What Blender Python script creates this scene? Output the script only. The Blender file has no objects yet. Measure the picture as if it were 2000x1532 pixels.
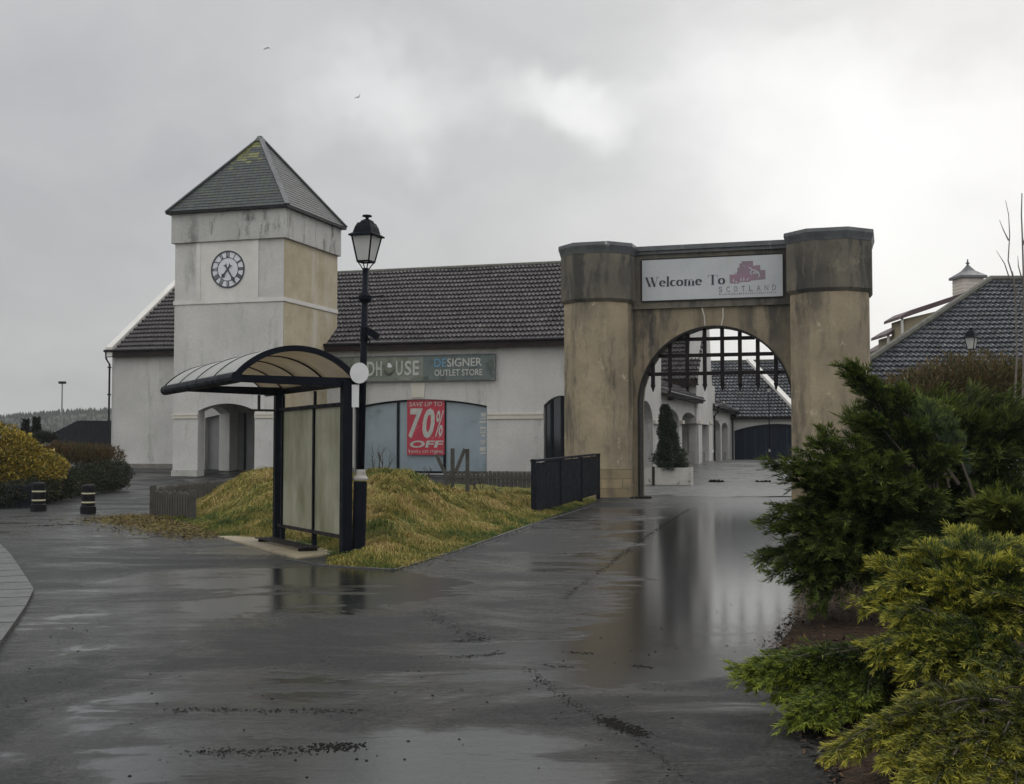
import bpy, bmesh, math, random
import numpy as np
from mathutils import Matrix, Vector
random.seed(7)
RNG = np.random.default_rng(11)
R = math.radians
scene = bpy.context.scene
col = scene.collection

# ------------------------------------------------------------------ camera
PITCH = math.atan(109 / 2400)
cam_d = bpy.data.cameras.new("camera")
cam_d.lens = 43.2; cam_d.sensor_width = 36; cam_d.clip_start = 0.1; cam_d.clip_end = 6000
cam = bpy.data.objects.new("camera", cam_d); col.objects.link(cam)
cam.location = (0, 0, 1.6); cam.rotation_euler = (R(90) + PITCH, 0, 0)
scene.camera = cam
# ------------------------------------------------------------------ view
scene.view_settings.view_transform = 'Standard'
scene.view_settings.look = 'None'
scene.view_settings.exposure = 0.0
scene.view_settings.gamma = 1.0
scene.cycles.volume_bounces = 0
scene.cycles.max_bounces = 6
scene.cycles.transparent_max_bounces = 12
# ------------------------------------------------------------------ world: overcast sky
SUN_EL, SUN_AZ = 42.0, 38.0        # azimuth clockwise from +Y (towards the right)
world = bpy.data.worlds.new("World"); scene.world = world; world.use_nodes = True
SKY = 1.0
def build_world():
    nt = world.node_tree; N = nt.nodes; L = nt.links; N.clear()
    out = N.new('ShaderNodeOutputWorld'); add = N.new('ShaderNodeAddShader')
    sky = N.new('ShaderNodeTexSky'); sky.sky_type = 'NISHITA'; sky.sun_disc = False
    sky.sun_elevation = R(SUN_EL); sky.sun_rotation = R(SUN_AZ); sky.dust_density = 4
    b1 = N.new('ShaderNodeBackground'); b1.inputs[1].default_value = 0.012
    L.new(sky.outputs[0], b1.inputs[0])
    tc = N.new('ShaderNodeTexCoord')
    nrm = N.new('ShaderNodeVectorMath'); nrm.operation = 'NORMALIZE'; L.new(tc.outputs['Generated'], nrm.inputs[0])
    # warp the direction so the cloud edges are soft and uneven
    n0 = N.new('ShaderNodeTexNoise'); n0.inputs['Scale'].default_value = 3.5; n0.inputs['Detail'].default_value = 5
    n0.inputs['Roughness'].default_value = .55
    L.new(nrm.outputs[0], n0.inputs['Vector'])
    sub = N.new('ShaderNodeVectorMath'); sub.operation = 'SUBTRACT'; L.new(n0.outputs['Color'], sub.inputs[0]); sub.inputs[1].default_value = (.5, .5, .5)
    sc = N.new('ShaderNodeVectorMath'); sc.operation = 'SCALE'; L.new(sub.outputs[0], sc.inputs[0]); sc.inputs['Scale'].default_value = .30
    wv = N.new('ShaderNodeVectorMath'); wv.operation = 'ADD'; L.new(nrm.outputs[0], wv.inputs[0]); L.new(sc.outputs[0], wv.inputs[1])
    wn = N.new('ShaderNodeVectorMath'); wn.operation = 'NORMALIZE'; L.new(wv.outputs[0], wn.inputs[0])
    def ray(px, py):
        x, y = (px - 1000) / 2400, (766 - py) / 2400
        v = Vector((x, math.cos(PITCH) - y * math.sin(PITCH), math.sin(PITCH) + y * math.cos(PITCH))); v.normalize(); return v
    acc = None
    def blob(px, py, r_out, r_in, amp, stretch=(1, 1, 1)):
        nonlocal acc
        d = ray(px, py)
        s = N.new('ShaderNodeVectorMath'); s.operation = 'SUBTRACT'; L.new(wn.outputs[0], s.inputs[0]); s.inputs[1].default_value = d
        m0 = N.new('ShaderNodeVectorMath'); m0.operation = 'MULTIPLY'; L.new(s.outputs[0], m0.inputs[0]); m0.inputs[1].default_value = stretch
        ln = N.new('ShaderNodeVectorMath'); ln.operation = 'LENGTH'; L.new(m0.outputs[0], ln.inputs[0])
        mr = N.new('ShaderNodeMapRange'); mr.interpolation_type = 'SMOOTHSTEP'
        mr.inputs['From Min'].default_value = r_out; mr.inputs['From Max'].default_value = r_in
        mr.inputs['To Min'].default_value = 0; mr.inputs['To Max'].default_value = amp
        L.new(ln.outputs['Value'], mr.inputs['Value'])
        if acc is None: acc = mr.outputs[0]
        else:
            a = N.new('ShaderNodeMath'); a.operation = 'ADD'; L.new(acc, a.inputs[0]); L.new(mr.outputs[0], a.inputs[1]); acc = a.outputs[0]
    blob(1960, 400, .46, .02, .40)
    blob(1610, 290, .17, .02, .14, (1, 1, 1.5))
    blob(1650, 640, .20, .02, .12, (1, 1, 1.4))
    blob(1090, 235, .085, .015, .26, (1, 1, 1.9))
    blob(700, 225, .12, .02, .18, (1, 1, 2))
    blob(60, 560, .30, .03, -.09)
    blob(1050, 20, .25, .03, -.05, (1, 1, 2))
    blob(1330, 390, .16, .02, -.07, (1, 1, 1.8))
    blob(1950, -20, .20, .03, -.06, (1, 1, 1.8))
    n1 = N.new('ShaderNodeTexNoise'); n1.inputs['Scale'].default_value = 5; n1.inputs['Detail'].default_value = 6; n1.inputs['Roughness'].default_value = .5
    mp = N.new('ShaderNodeMapping'); mp.inputs['Scale'].default_value = (1, 1, 2.4); L.new(wn.outputs[0], mp.inputs['Vector']); L.new(mp.outputs[0], n1.inputs['Vector'])
    nm = N.new('ShaderNodeMapRange'); nm.inputs['From Min'].default_value = .3; nm.inputs['From Max'].default_value = .7
    nm.inputs['To Min'].default_value = .44; nm.inputs['To Max'].default_value = .56; L.new(n1.outputs['Fac'], nm.inputs['Value'])
    a = N.new('ShaderNodeMath'); a.operation = 'ADD'; L.new(acc, a.inputs[0]); L.new(nm.outputs[0], a.inputs[1])
    cr = N.new('ShaderNodeValToRGB'); L.new(a.outputs[0], cr.inputs[0])
    e = cr.color_ramp.elements
    e[0].position = .30; e[0].color = (.36, .365, .375, 1)
    e[1].position = 1.0; e[1].color = (.93, .93, .91, 1)
    m = cr.color_ramp.elements.new(.55); m.color = (.56, .56, .555, 1)
    m = cr.color_ramp.elements.new(.80); m.color = (.80, .80, .79, 1)
    b2 = N.new('ShaderNodeBackground')
    # overcast sky brightens overhead; behind the viewer it is boosted to light the facades
    sp = N.new('ShaderNodeSeparateXYZ'); L.new(nrm.outputs[0], sp.inputs[0])
    def mrr(v, a0, a1, b0, b1_):
        q = N.new('ShaderNodeMapRange'); q.interpolation_type = 'SMOOTHSTEP'; L.new(v, q.inputs['Value'])
        for k_, x_ in zip(('From Min', 'From Max', 'To Min', 'To Max'), (a0, a1, b0, b1_)): q.inputs[k_].default_value = x_
        return q.outputs[0]
    up = mrr(sp.outputs['Z'], .38, .95, SKY, SKY * 2.1); bk = mrr(sp.outputs['Y'], .55, -.5, 1.0, 1.75)
    pr = N.new('ShaderNodeMath'); pr.operation = 'MULTIPLY'; L.new(up, pr.inputs[0]); L.new(bk, pr.inputs[1]); L.new(pr.outputs[0], b2.inputs[1])
    L.new(cr.outputs[0], b2.inputs[0])
    L.new(b1.outputs[0], add.inputs[0]); L.new(b2.outputs[0], add.inputs[1]); L.new(add.outputs[0], out.inputs[0])
build_world()
sun_d = bpy.data.lights.new("sun", 'SUN'); sun_d.energy = 0.5; sun_d.angle = R(30); sun_d.color = (1, .97, .93)
sun = bpy.data.objects.new("sun", sun_d); col.objects.link(sun)
sdir = Vector((math.sin(R(SUN_AZ)) * math.cos(R(SUN_EL)), math.cos(R(SUN_AZ)) * math.cos(R(SUN_EL)), math.sin(R(SUN_EL))))
sun.rotation_euler = sdir.to_track_quat('Z', 'Y').to_euler()
sun.location = (20, -20, 60)

# ------------------------------------------------------------------ geometry of the view
CP, SP = math.cos(PITCH), math.sin(PITCH)
def P3(px, py, Y):
    x, y = (px - 1000) / 2400, (766 - py) / 2400
    t = Y / (CP - y * SP)
    return Vector((x * t, Y, 1.6 + (SP + y * CP) * t))
def g(Y):
    return min(max(0.0, (Y - 56.5) * 0.045), 0.78)
def GP(px, py, extra=0.0):
    x, y = (px - 1000) / 2400, (766 - py) / 2400
    dy, dz = CP - y * SP, SP + y * CP
    z = 0.0
    for _ in range(40):
        t = (z - 1.6) / dz
        z = 0.6 * z + 0.4 * g(t * dy)
    return Vector((x * t, dy * t, g(t * dy) + extra))
TH = R(17.2); U = Vector((math.cos(TH), -math.sin(TH), 0)); V = Vector((math.sin(TH), math.cos(TH), 0))
FO = Vector((-3.2, 62, 0))
FA = Matrix.Translation(FO) @ Matrix.Rotation(-TH, 4, 'Z')       # facade frame: s along the street front, d going back
def s_at(px, d, z=1.6):
    xn = (px - 1000) / 2400; X0, Y0 = FO.x + d * V.x, FO.y + d * V.y
    return (xn * (Y0 * CP + (z - 1.6) * SP) - X0) / (U.x - xn * U.y * CP)
def d_at(px, s, z=1.6):
    xn = (px - 1000) / 2400; X0, Y0 = FO.x + s * U.x, FO.y + s * U.y
    return (xn * (Y0 * CP + (z - 1.6) * SP) - X0) / (V.x - xn * V.y * CP)
def z_at(s, d, py):
    return P3(1000, py, FO.y + s * U.y + d * V.y).z
def Fp(s, d, z=0.0): return FA @ Vector((s, d, z))

# ------------------------------------------------------------------ materials
def new_mat(name):
    m = bpy.data.materials.new(name); m.use_nodes = True
    nt = m.node_tree; nt.nodes.clear()
    out = nt.nodes.new('ShaderNodeOutputMaterial'); b = nt.nodes.new('ShaderNodeBsdfPrincipled')
    nt.links.new(b.outputs[0], out.inputs[0]); return m, nt, b
def noise(nt, scale, vec, detail=4, rough=.55, dist=0):
    n = nt.nodes.new('ShaderNodeTexNoise'); n.inputs['Scale'].default_value = scale; n.inputs['Detail'].default_value = detail
    n.inputs['Roughness'].default_value = rough; n.inputs['Distortion'].default_value = dist
    nt.links.new(vec, n.inputs['Vector']); return n.outputs['Fac']
def maprange(nt, v, a, b, c, d, smooth=False):
    n = nt.nodes.new('ShaderNodeMapRange'); nt.links.new(v, n.inputs['Value'])
    if smooth: n.interpolation_type = 'SMOOTHSTEP'
    for k, x in zip(('From Min', 'From Max', 'To Min', 'To Max'), (a, b, c, d)): n.inputs[k].default_value = x
    return n.outputs[0]
def mapping(nt, vec, scale=(1, 1, 1), loc=(0, 0, 0), rot=(0, 0, 0)):
    n = nt.nodes.new('ShaderNodeMapping'); nt.links.new(vec, n.inputs['Vector'])
    n.inputs['Scale'].default_value = scale; n.inputs['Location'].default_value = loc; n.inputs['Rotation'].default_value = rot
    return n.outputs[0]
def mixc(nt, f, a, b, mode='MIX'):
    n = nt.nodes.new('ShaderNodeMix'); n.data_type = 'RGBA'; n.blend_type = mode
    if isinstance(f, float): n.inputs[0].default_value = f
    else: nt.links.new(f, n.inputs[0])
    for i, x in ((6, a), (7, b)):
        if isinstance(x, tuple): n.inputs[i].default_value = (*x, 1) if len(x) == 3 else x
        else: nt.links.new(x, n.inputs[i])
    return n.outputs[2]
def math2(nt, op, a, b):
    n = nt.nodes.new('ShaderNodeMath'); n.operation = op
    for i, x in enumerate((a, b)):
        if isinstance(x, (int, float)): n.inputs[i].default_value = x
        else: nt.links.new(x, n.inputs[i])
    return n.outputs[0]
def bump(nt, b, h, strength=.5, dist=.02):
    n = nt.nodes.new('ShaderNodeBump'); n.inputs['Strength'].default_value = strength; n.inputs['Distance'].default_value = dist
    nt.links.new(h, n.inputs['Height']); nt.links.new(n.outputs[0], b.inputs['Normal'])
def objco(nt):
    return nt.nodes.new('ShaderNodeTexCoord').outputs['Object']
def pbr(name, c1, c2=None, scale=2.0, rough=.6, bscale=40, bstr=.2, bdist=.01, metallic=0, streak=None, stains=None, spec=.5, fac=(.35, .65), bdetail=3):
    """base colour mottled between c1 and c2, optional vertical streaks (colour, lo, hi, x-scale), optional stains"""
    m, nt, b = new_mat(name); co = objco(nt)
    c = c1
    if c2: c = mixc(nt, maprange(nt, noise(nt, scale, co, 6, .6), fac[0], fac[1], 0, 1), c1, c2)
    if bscale in (55, 50, 45):
        c = mixc(nt, maprange(nt, noise(nt, 9, co, 5, .8), .40, .60, 0, .30), c, tuple(x * .55 for x in c1))
    if stains:
        sc, lo, hi, sc_col = stains
        c = mixc(nt, maprange(nt, noise(nt, sc, co, 7, .65), lo, hi, 0, 1, True), c, sc_col)
    if streak:
        scol, lo, hi, xs = streak
        w_ = nt.nodes.new('ShaderNodeTexNoise'); w_.inputs['Scale'].default_value = xs * .6; w_.inputs['Detail'].default_value = 3; nt.links.new(co, w_.inputs['Vector'])
        wa = nt.nodes.new('ShaderNodeVectorMath'); wa.operation = 'MULTIPLY_ADD'; nt.links.new(w_.outputs['Color'], wa.inputs[0]); wa.inputs[1].default_value = (.5, .5, 2.5); nt.links.new(co, wa.inputs[2])
        v = mapping(nt, wa.outputs[0], (xs, xs, xs * .11))
        c = mixc(nt, math2(nt, 'MULTIPLY', maprange(nt, noise(nt, 1.0, v, 7, .65), lo, hi, 0, .95, True), maprange(nt, noise(nt, .35, co, 4), .38, .6, .25, 1)), c, scol)
    if isinstance(c, tuple): b.inputs['Base Color'].default_value = (*c, 1)
    else: nt.links.new(c, b.inputs['Base Color'])
    r = maprange(nt, noise(nt, scale * 2.3, co, 4), .3, .7, max(rough - .12, .02), min(rough + .12, 1)); nt.links.new(r, b.inputs['Roughness'])
    b.inputs['Metallic'].default_value = metallic; b.inputs['Specular IOR Level'].default_value = spec
    if bstr: bump(nt, b, noise(nt, bscale, co, bdetail, .6), bstr, bdist)
    return m
def attr_mat(name, rough=.6, transl=0.0, spec=.3, bscale=0, bstr=0.0, attr='col'):
    m, nt, b = new_mat(name)
    a = nt.nodes.new('ShaderNodeAttribute'); a.attribute_name = attr
    nt.links.new(a.outputs['Color'], b.inputs['Base Color']); b.inputs['Roughness'].default_value = rough
    b.inputs['Specular IOR Level'].default_value = spec
    if bstr: bump(nt, b, noise(nt, bscale, objco(nt), 3), bstr, .01)
    if transl:
        t = nt.nodes.new('ShaderNodeBsdfTranslucent'); nt.links.new(a.outputs['Color'], t.inputs[0])
        mx = nt.nodes.new('ShaderNodeMixShader'); mx.inputs[0].default_value = transl
        out = [n for n in nt.nodes if n.type == 'OUTPUT_MATERIAL'][0]
        nt.links.new(b.outputs[0], mx.inputs[1]); nt.links.new(t.outputs[0], mx.inputs[2]); nt.links.new(mx.outputs[0], out.inputs[0])
    return m

def brick_mat(name, bw, rh, c1, c2, cm, rough):
    m, nt, b = new_mat(name); co = objco(nt); br = nt.nodes.new('ShaderNodeTexBrick'); nt.links.new(mapping(nt, co, rot=(0, 0, .3)), br.inputs['Vector'])
    br.inputs['Scale'].default_value = 1; br.inputs['Brick Width'].default_value = bw; br.inputs['Row Height'].default_value = rh; br.inputs['Mortar Size'].default_value = .008
    for k_, c_ in (('Color1', c1), ('Color2', c2), ('Mortar', cm)): br.inputs[k_].default_value = (*c_, 1)
    nt.links.new(mixc(nt, maprange(nt, noise(nt, 3, co, 6), .45, .7, 0, .7), br.outputs['Color'], cm), b.inputs['Base Color']); b.inputs['Roughness'].default_value = rough
    bump(nt, b, noise(nt, 40, co), .3, .01); return m
M = {}
M['render'] = pbr('white_render', (.56, .55, .525), (.45, .44, .42), .45, .85, 55, .9, .012, streak=((.24, .24, .21), .52, .74, 1.8), bdetail=2)
M['render_stained'] = pbr('stained_render', (.47, .415, .30), (.36, .30, .195), .8, .85, 55, .8, .012, streak=((.50, .47, .40), .48, .72, 1.0), bdetail=2)
M['trim'] = pbr('white_painted_trim', (.60, .585, .55), (.52, .505, .47), 1.2, .7, 20, .15, .004, streak=((.42, .41, .38), .56, .8, 2))
M['cream'] = pbr('cream_trim', (.56, .53, .455), (.50, .47, .40), 1.2, .7, 20, .1, .004)
M['cornice'] = pbr('cornice_render', (.46, .455, .43), (.38, .375, .355), .6, .85, 50, .7, .012, streak=((.06, .06, .055), .50, .64, 1.8), bdetail=2)
M['stone'] = pbr('sandstone_render', (.35, .287, .19), (.225, .186, .126), .75, .85, 45, .6, .012, streak=((.085, .075, .058), .44, .64, 2.1), stains=(1.6, .60, .68, (.44, .37, .26)))
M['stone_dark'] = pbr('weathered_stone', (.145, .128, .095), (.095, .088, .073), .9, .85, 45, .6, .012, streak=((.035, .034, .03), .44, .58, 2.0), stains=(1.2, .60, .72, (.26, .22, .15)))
M['lead'] = pbr('lead_capping', (.055, .06, .065), (.10, .105, .11), 3, .45, 12, .4, .02, streak=((.32, .33, .32), .62, .66, 4), spec=.5)
M['black'] = pbr('black_painted_metal', (.004, .006, .010), (.008, .010, .015), 3, .5, 60, .08, .003, spec=.06)
M['black_dull'] = pbr('dull_black_metal', (.012, .011, .011), (.022, .019, .016), 4, .6, 50, .2, .004, spec=.2)
M['fascia'] = pbr('dark_brown_fascia', (.014, .009, .009), (.026, .017, .015), 2, .5, 30, .1, .004, spec=.12)
M['gutter'] = pbr('black_gutter', (.006, .006, .008), (.013, .013, .016), 2, .35, 30, .1, .003, spec=.15)
M['greywood'] = pbr('weathered_grey_wood', (.035, .033, .028), (.065, .061, .05), 3, .85, 60, .6, .01, streak=((.03, .03, .026), .5, .7, 12))
M['darkwood'] = pbr('dark_stained_wood', (.006, .008, .013), (.012, .014, .02), 3, .6, 60, .5, .01, spec=.08, streak=((.04, .04, .042), .56, .7, 14))
M['planter'] = pbr('peeling_white_boards', (.50, .49, .45), (.42, .41, .37), 2, .75, 50, .4, .008, stains=(3.5, .60, .66, (.16, .15, .13)))
M['concrete'] = pbr('pale_concrete', (.33, .28, .19), (.24, .20, .13), 1.5, .55, 60, .4, .005, stains=(2.5, .55, .7, (.13, .12, .08)))
M['paver'] = brick_mat('wet_block_paving', .42, .2, (.055, .056, .055), (.04, .041, .041), (.012, .012, .012), .35)
M['kerb'] = pbr('wet_kerb_concrete', (.060, .060, .058), (.038, .039, .038), 1.5, .35, 80, .3, .004, stains=(2, .5, .7, (.05, .05, .05)))
M['soil'] = pbr('wet_leafy_soil', (.018, .011, .006), (.045, .026, .013), 9, .9, 30, 1.0, .05, stains=(24, .58, .62, (.07, .04, .02)), spec=.2)
M['mossy'] = pbr('matted_grass_ground', (.10, .105, .025), (.15, .12, .035), 1.6, .9, 20, .8, .04, stains=(3, .5, .6, (.06, .075, .015)), spec=.15)
M['field'] = pbr('rough_field', (.04, .05, .02), (.07, .06, .03), .1, .95, 3, .3, .1)
M['hillm'] = pbr('forest_hill', (.018, .026, .018), (.03, .038, .024), .02, .95, 1, .3, .2)
M['white'] = pbr('white_sign_face', (.62, .62, .61), (.55, .55, .55), 4, .45, 30, .03, .002)
M['clockwhite'] = pbr('clock_face_white', (.60, .61, .64), (.56, .57, .60), 2, .4, 30, 0)
M['ballg'] = pbr('sphere_dark_green', (.10, .12, .09), (.17, .19, .15), 6, .5, 30, .1)
M['signboard'] = pbr('faded_white_board', (.44, .455, .465), (.38, .40, .41), 1.1, .5, 30, .03, .002, streak=((.40, .395, .34), .55, .75, 2.2))
M['ink'] = pbr('black_lettering', (.02, .022, .03), None, 2, .5, 30, 0)
M['inkgrey'] = pbr('faded_grey_lettering', (.13, .125, .13), (.20, .19, .20), 6, .5, 30, 0)
M['mauve'] = pbr('faded_mauve_print', (.25, .145, .195), (.17, .14, .16), 2.2, .5, 30, 0, stains=(7, .62, .66, (.36, .35, .37)))
M['shopsign'] = pbr('algae_grey_board', (.20, .215, .18), (.14, .155, .125), 1.6, .5, 30, .05, .003, stains=(2.6, .5, .62, (.11, .13, .09)))
M['shopsign_blue'] = pbr('algae_slate_board', (.075, .105, .105), (.105, .13, .115), 1.6, .5, 30, .05, .003, stains=(2.0, .52, .64, (.05, .065, .055)))
M['letter'] = pbr('faded_letter_grey', (.46, .46, .43), (.34, .345, .31), 5, .5, 30, 0)
M['letter_blue'] = pbr('faded_letter_blue', (.05, .22, .36), (.14, .26, .34), 5, .5, 30, 0)
M['boardblue'] = pbr('window_backing_blue', (.23, .285, .315), (.19, .24, .265), .8, .15, 30, .02, .002, stains=(.9, .55, .8, (.12, .16, .16)))
M['red'] = pbr('faded_red_poster', (.42, .02, .045), (.33, .02, .04), 2, .5, 30, 0, stains=(3, .60, .66, (.42, .22, .22)))
M['darkdoor'] = pbr('navy_shutter', (.005, .011, .022), (.009, .016, .028), 2, .4, 30, .1, .004, spec=.12)
M['greypanel'] = pbr('grey_door_panel', (.22, .225, .22), (.17, .175, .17), 1, .5, 30, .05)
M['rubber'] = pbr('black_plastic', (.005, .005, .006), (.010, .010, .012), 4, .5, 40, .1, .003, spec=.12)
M['yellowband'] = pbr('reflective_band', (.50, .46, .30), (.42, .39, .27), 6, .4, 30, 0)
M['bark'] = pbr('dark_bark', (.03, .022, .016), (.055, .042, .03), 8, .9, 40, .8, .01)
M['twig'] = pbr('grey_brown_twig', (.10, .085, .07), (.16, .14, .12), 8, .85, 40, .2, .004)
M['bird'] = pbr('gull_grey', (.10, .10, .11), (.16, .16, .17), 8, .8, 30, 0)
M['plinth'] = pbr('damp_plinth', (.13, .125, .11), (.20, .195, .175), 1.5, .85, 50, .6, .01)
M['rope'] = pbr('pale_rope', (.45, .43, .38), None, 2, .8, 60, .2, .003)
M['louvre'] = pbr('cream_boards', (.55, .50, .44), (.48, .44, .38), 2, .7, 30, .1, .004)
M['tanwall'] = pbr('tan_render', (.36, .31, .20), (.29, .25, .165), 1, .85, 50, .4, .01)
M['litter'] = pbr('wet_black_litter', (.004, .004, .004), (.010, .008, .006), 30, .7, 60, .6, .01, spec=.08)
M['leaf'] = attr_mat('leaf_blades', .7, .22, .25)
M['grassm'] = attr_mat('grass_blades', .75, .25, .15)
M['slate'] = attr_mat('slates', .34, 0, .32, 25, .35)

def tile_material(name, c1, c2, rough):
    m, nt, b = new_mat(name); co = objco(nt)
    a = nt.nodes.new('ShaderNodeAttribute'); a.attribute_name = 'col'
    c = mixc(nt, maprange(nt, noise(nt, .6, co, 6, .65), .35, .65, 0, 1), c1, c2)
    c = mixc(nt, 1.0, c, a.outputs['Color'], 'MULTIPLY')
    c = mixc(nt, maprange(nt, noise(nt, 1.7, co, 6, .7), .56, .70, 0, .55), c, (.075, .080, .055))
    nt.links.new(c, b.inputs['Base Color'])
    nt.links.new(maprange(nt, noise(nt, 3, co, 3), .3, .7, rough - .1, rough + .12), b.inputs['Roughness'])
    b.inputs['Specular IOR Level'].default_value = .35
    bump(nt, b, noise(nt, 45, co, 3), .25, .01)
    return m
M['tile'] = tile_material('brown_pantiles', (.042, .036, .039), (.028, .024, .027), .5)
M['tile_grey'] = tile_material('grey_pantiles', (.052, .056, .066), (.036, .039, .047), .36)

def asphalt_mat():
    m, nt, b = new_mat('wet_asphalt'); co = objco(nt)
    big = noise(nt, .22, mapping(nt, co, (1, 1.2, 1)), 7, .68, .8)
    mid = noise(nt, .7, mapping(nt, co, (.8, 2.2, 1)), 8, .72, .7)
    fine = noise(nt, 20, co, 6, .85)
    grit = noise(nt, 30, co, 4, .85)
    # the low line of the road where the water stands, running to the gateway
    sx = nt.nodes.new('ShaderNodeSeparateXYZ'); nt.links.new(co, sx.inputs[0])
    off = math2(nt, 'ABSOLUTE', math2(nt, 'SUBTRACT', sx.outputs['X'], math2(nt, 'MULTIPLY', sx.outputs['Y'], .185)), 0)
    band = maprange(nt, math2(nt, 'DIVIDE', off, math2(nt, 'ADD', math2(nt, 'MULTIPLY', sx.outputs['Y'], .06), .6)), .35, 1.35, 1, 0, True)
    band = math2(nt, 'MULTIPLY', band, maprange(nt, math2(nt, 'ADD', sx.outputs['Y'], math2(nt, 'MULTIPLY', mid, 5.0)), 10.2, 14.0, 0, 1, True))
    wet = math2(nt, 'ADD', maprange(nt, big, .36, .62, 0, .55, True), maprange(nt, mid, .35, .65, 0, .45))
    wet = math2(nt, 'ADD', wet, math2(nt, 'MULTIPLY', band, .75))
    def spot(cx, cy, rx, ry):
        v_ = nt.nodes.new('ShaderNodeVectorMath'); v_.operation = 'LENGTH'; nt.links.new(mapping(nt, co, (1 / rx, 1 / ry, 0), (-cx / rx, -cy / ry, 0)), v_.inputs[0]); return maprange(nt, v_.outputs['Value'], .5, 1.25, .45, 0, True)
    wet = math2(nt, 'ADD', wet, spot(-2.1, 14.2, 1.5, 2.6)); wet = math2(nt, 'ADD', wet, spot(-.35, 6.3, 1.0, .9)); wet = math2(nt, 'ADD', wet, spot(.6, 9.4, 1.3, 1.0))
    wet = maprange(nt, wet, .28, .82, 0, 1, True)
    c = mixc(nt, maprange(nt, mid, .35, .65, 0, 1), (.028, .031, .032), (.016, .018, .019))
    c = mixc(nt, maprange(nt, grit, .515, .60, 0, .9), c, (.085, .085, .08))
    c = mixc(nt, maprange(nt, noise(nt, 26, mapping(nt, co, (1, 1, 1), (7, 3, 1)), 4, .85), .515, .59, 0, .9), c, (.004, .004, .004))
    c = mixc(nt, maprange(nt, wet, 0, 1, 0, .8), c, (.008, .0085, .009))
    nt.links.new(c, b.inputs['Base Color'])
    nt.links.new(math2(nt, 'ADD', maprange(nt, wet, 0, 1, .40, .12), maprange(nt, sx.outputs['Y'], 24, 38, 0, .16, True)), b.inputs['Roughness'])
    nt.links.new(math2(nt, 'ADD', maprange(nt, wet, 0, 1, 1.24, 1.47), math2(nt, 'MULTIPLY', band, .35)), b.inputs['IOR'])
    rip = noise(nt, 8, mapping(nt, co, (.5, 2.0, 1)), 3, .6)
    und = noise(nt, 1.4, mapping(nt, co, (.7, 1.6, 1)), 2, .5)
    h = math2(nt, 'ADD', math2(nt, 'MULTIPLY', fine, maprange(nt, wet, 0, 1, 1.0, .10)), math2(nt, 'MULTIPLY', rip, .07))
    h = math2(nt, 'ADD', h, math2(nt, 'MULTIPLY', und, .25))
    h = math2(nt, 'MULTIPLY', h, maprange(nt, band, 0, 1, 1, .19))
    h = math2(nt, 'MULTIPLY', h, maprange(nt, wet, .2, 1, 1, .22))
    bump(nt, b, h, .9, .045)
    return m
M['asphalt'] = asphalt_mat()

def glass_mat(name, colr, alpha, rough, dirty=None):
    m, nt, b = new_mat(name); co = objco(nt)
    c = colr
    if dirty: c = mixc(nt, maprange(nt, noise(nt, 1.6, mapping(nt, co, (1, 1, .45)), 6, .65), .38, .68, 0, 1), colr, dirty)
    if isinstance(c, tuple): b.inputs['Base Color'].default_value = (*c, 1)
    else: nt.links.new(c, b.inputs['Base Color'])
    b.inputs['Roughness'].default_value = rough
    tl = nt.nodes.new('ShaderNodeBsdfTranslucent')
    if isinstance(c, tuple): tl.inputs[0].default_value = (*c, 1)
    else: nt.links.new(c, tl.inputs[0])
    m1 = nt.nodes.new('ShaderNodeMixShader'); m1.inputs[0].default_value = .55
    nt.links.new(b.outputs[0], m1.inputs[1]); nt.links.new(tl.outputs[0], m1.inputs[2])
    tr = nt.nodes.new('ShaderNodeBsdfTransparent'); m2 = nt.nodes.new('ShaderNodeMixShader'); m2.inputs[0].default_value = alpha
    nt.links.new(tr.outputs[0], m2.inputs[1]); nt.links.new(m1.outputs[0], m2.inputs[2])
    out = [n for n in nt.nodes if n.type == 'OUTPUT_MATERIAL'][0]; nt.links.new(m2.outputs[0], out.inputs[0])
    return m
M['panel'] = glass_mat('grimy_plastic_panel', (.52, .52, .43), .86, .5, (.30, .30, .20))
M['vault'] = glass_mat('ribbed_plastic_roof', (.66, .67, .66), .80, .2, (.58, .59, .57))
M['vault_in'] = glass_mat('lit_roof_underside', (.50, .41, .27), .75, .5, (.42, .34, .22))  # tan of daylight coming through the roof sheet, put into the colour
M['vault_in2'] = glass_mat('shaded_roof_stripe', (.28, .22, .13), .85, .5, (.22, .17, .10))  # shade between the ribs, put into the colour as darker stripes
M['lampglass'] = glass_mat('frosted_lamp_glass', (.70, .70, .68), .88, .3)
mm, nt_, b_ = new_mat('dark_shop_glass'); b_.inputs['Base Color'].default_value = (.012, .016, .022, 1); b_.inputs['Roughness'].default_value = .08; M['glass'] = mm

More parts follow.
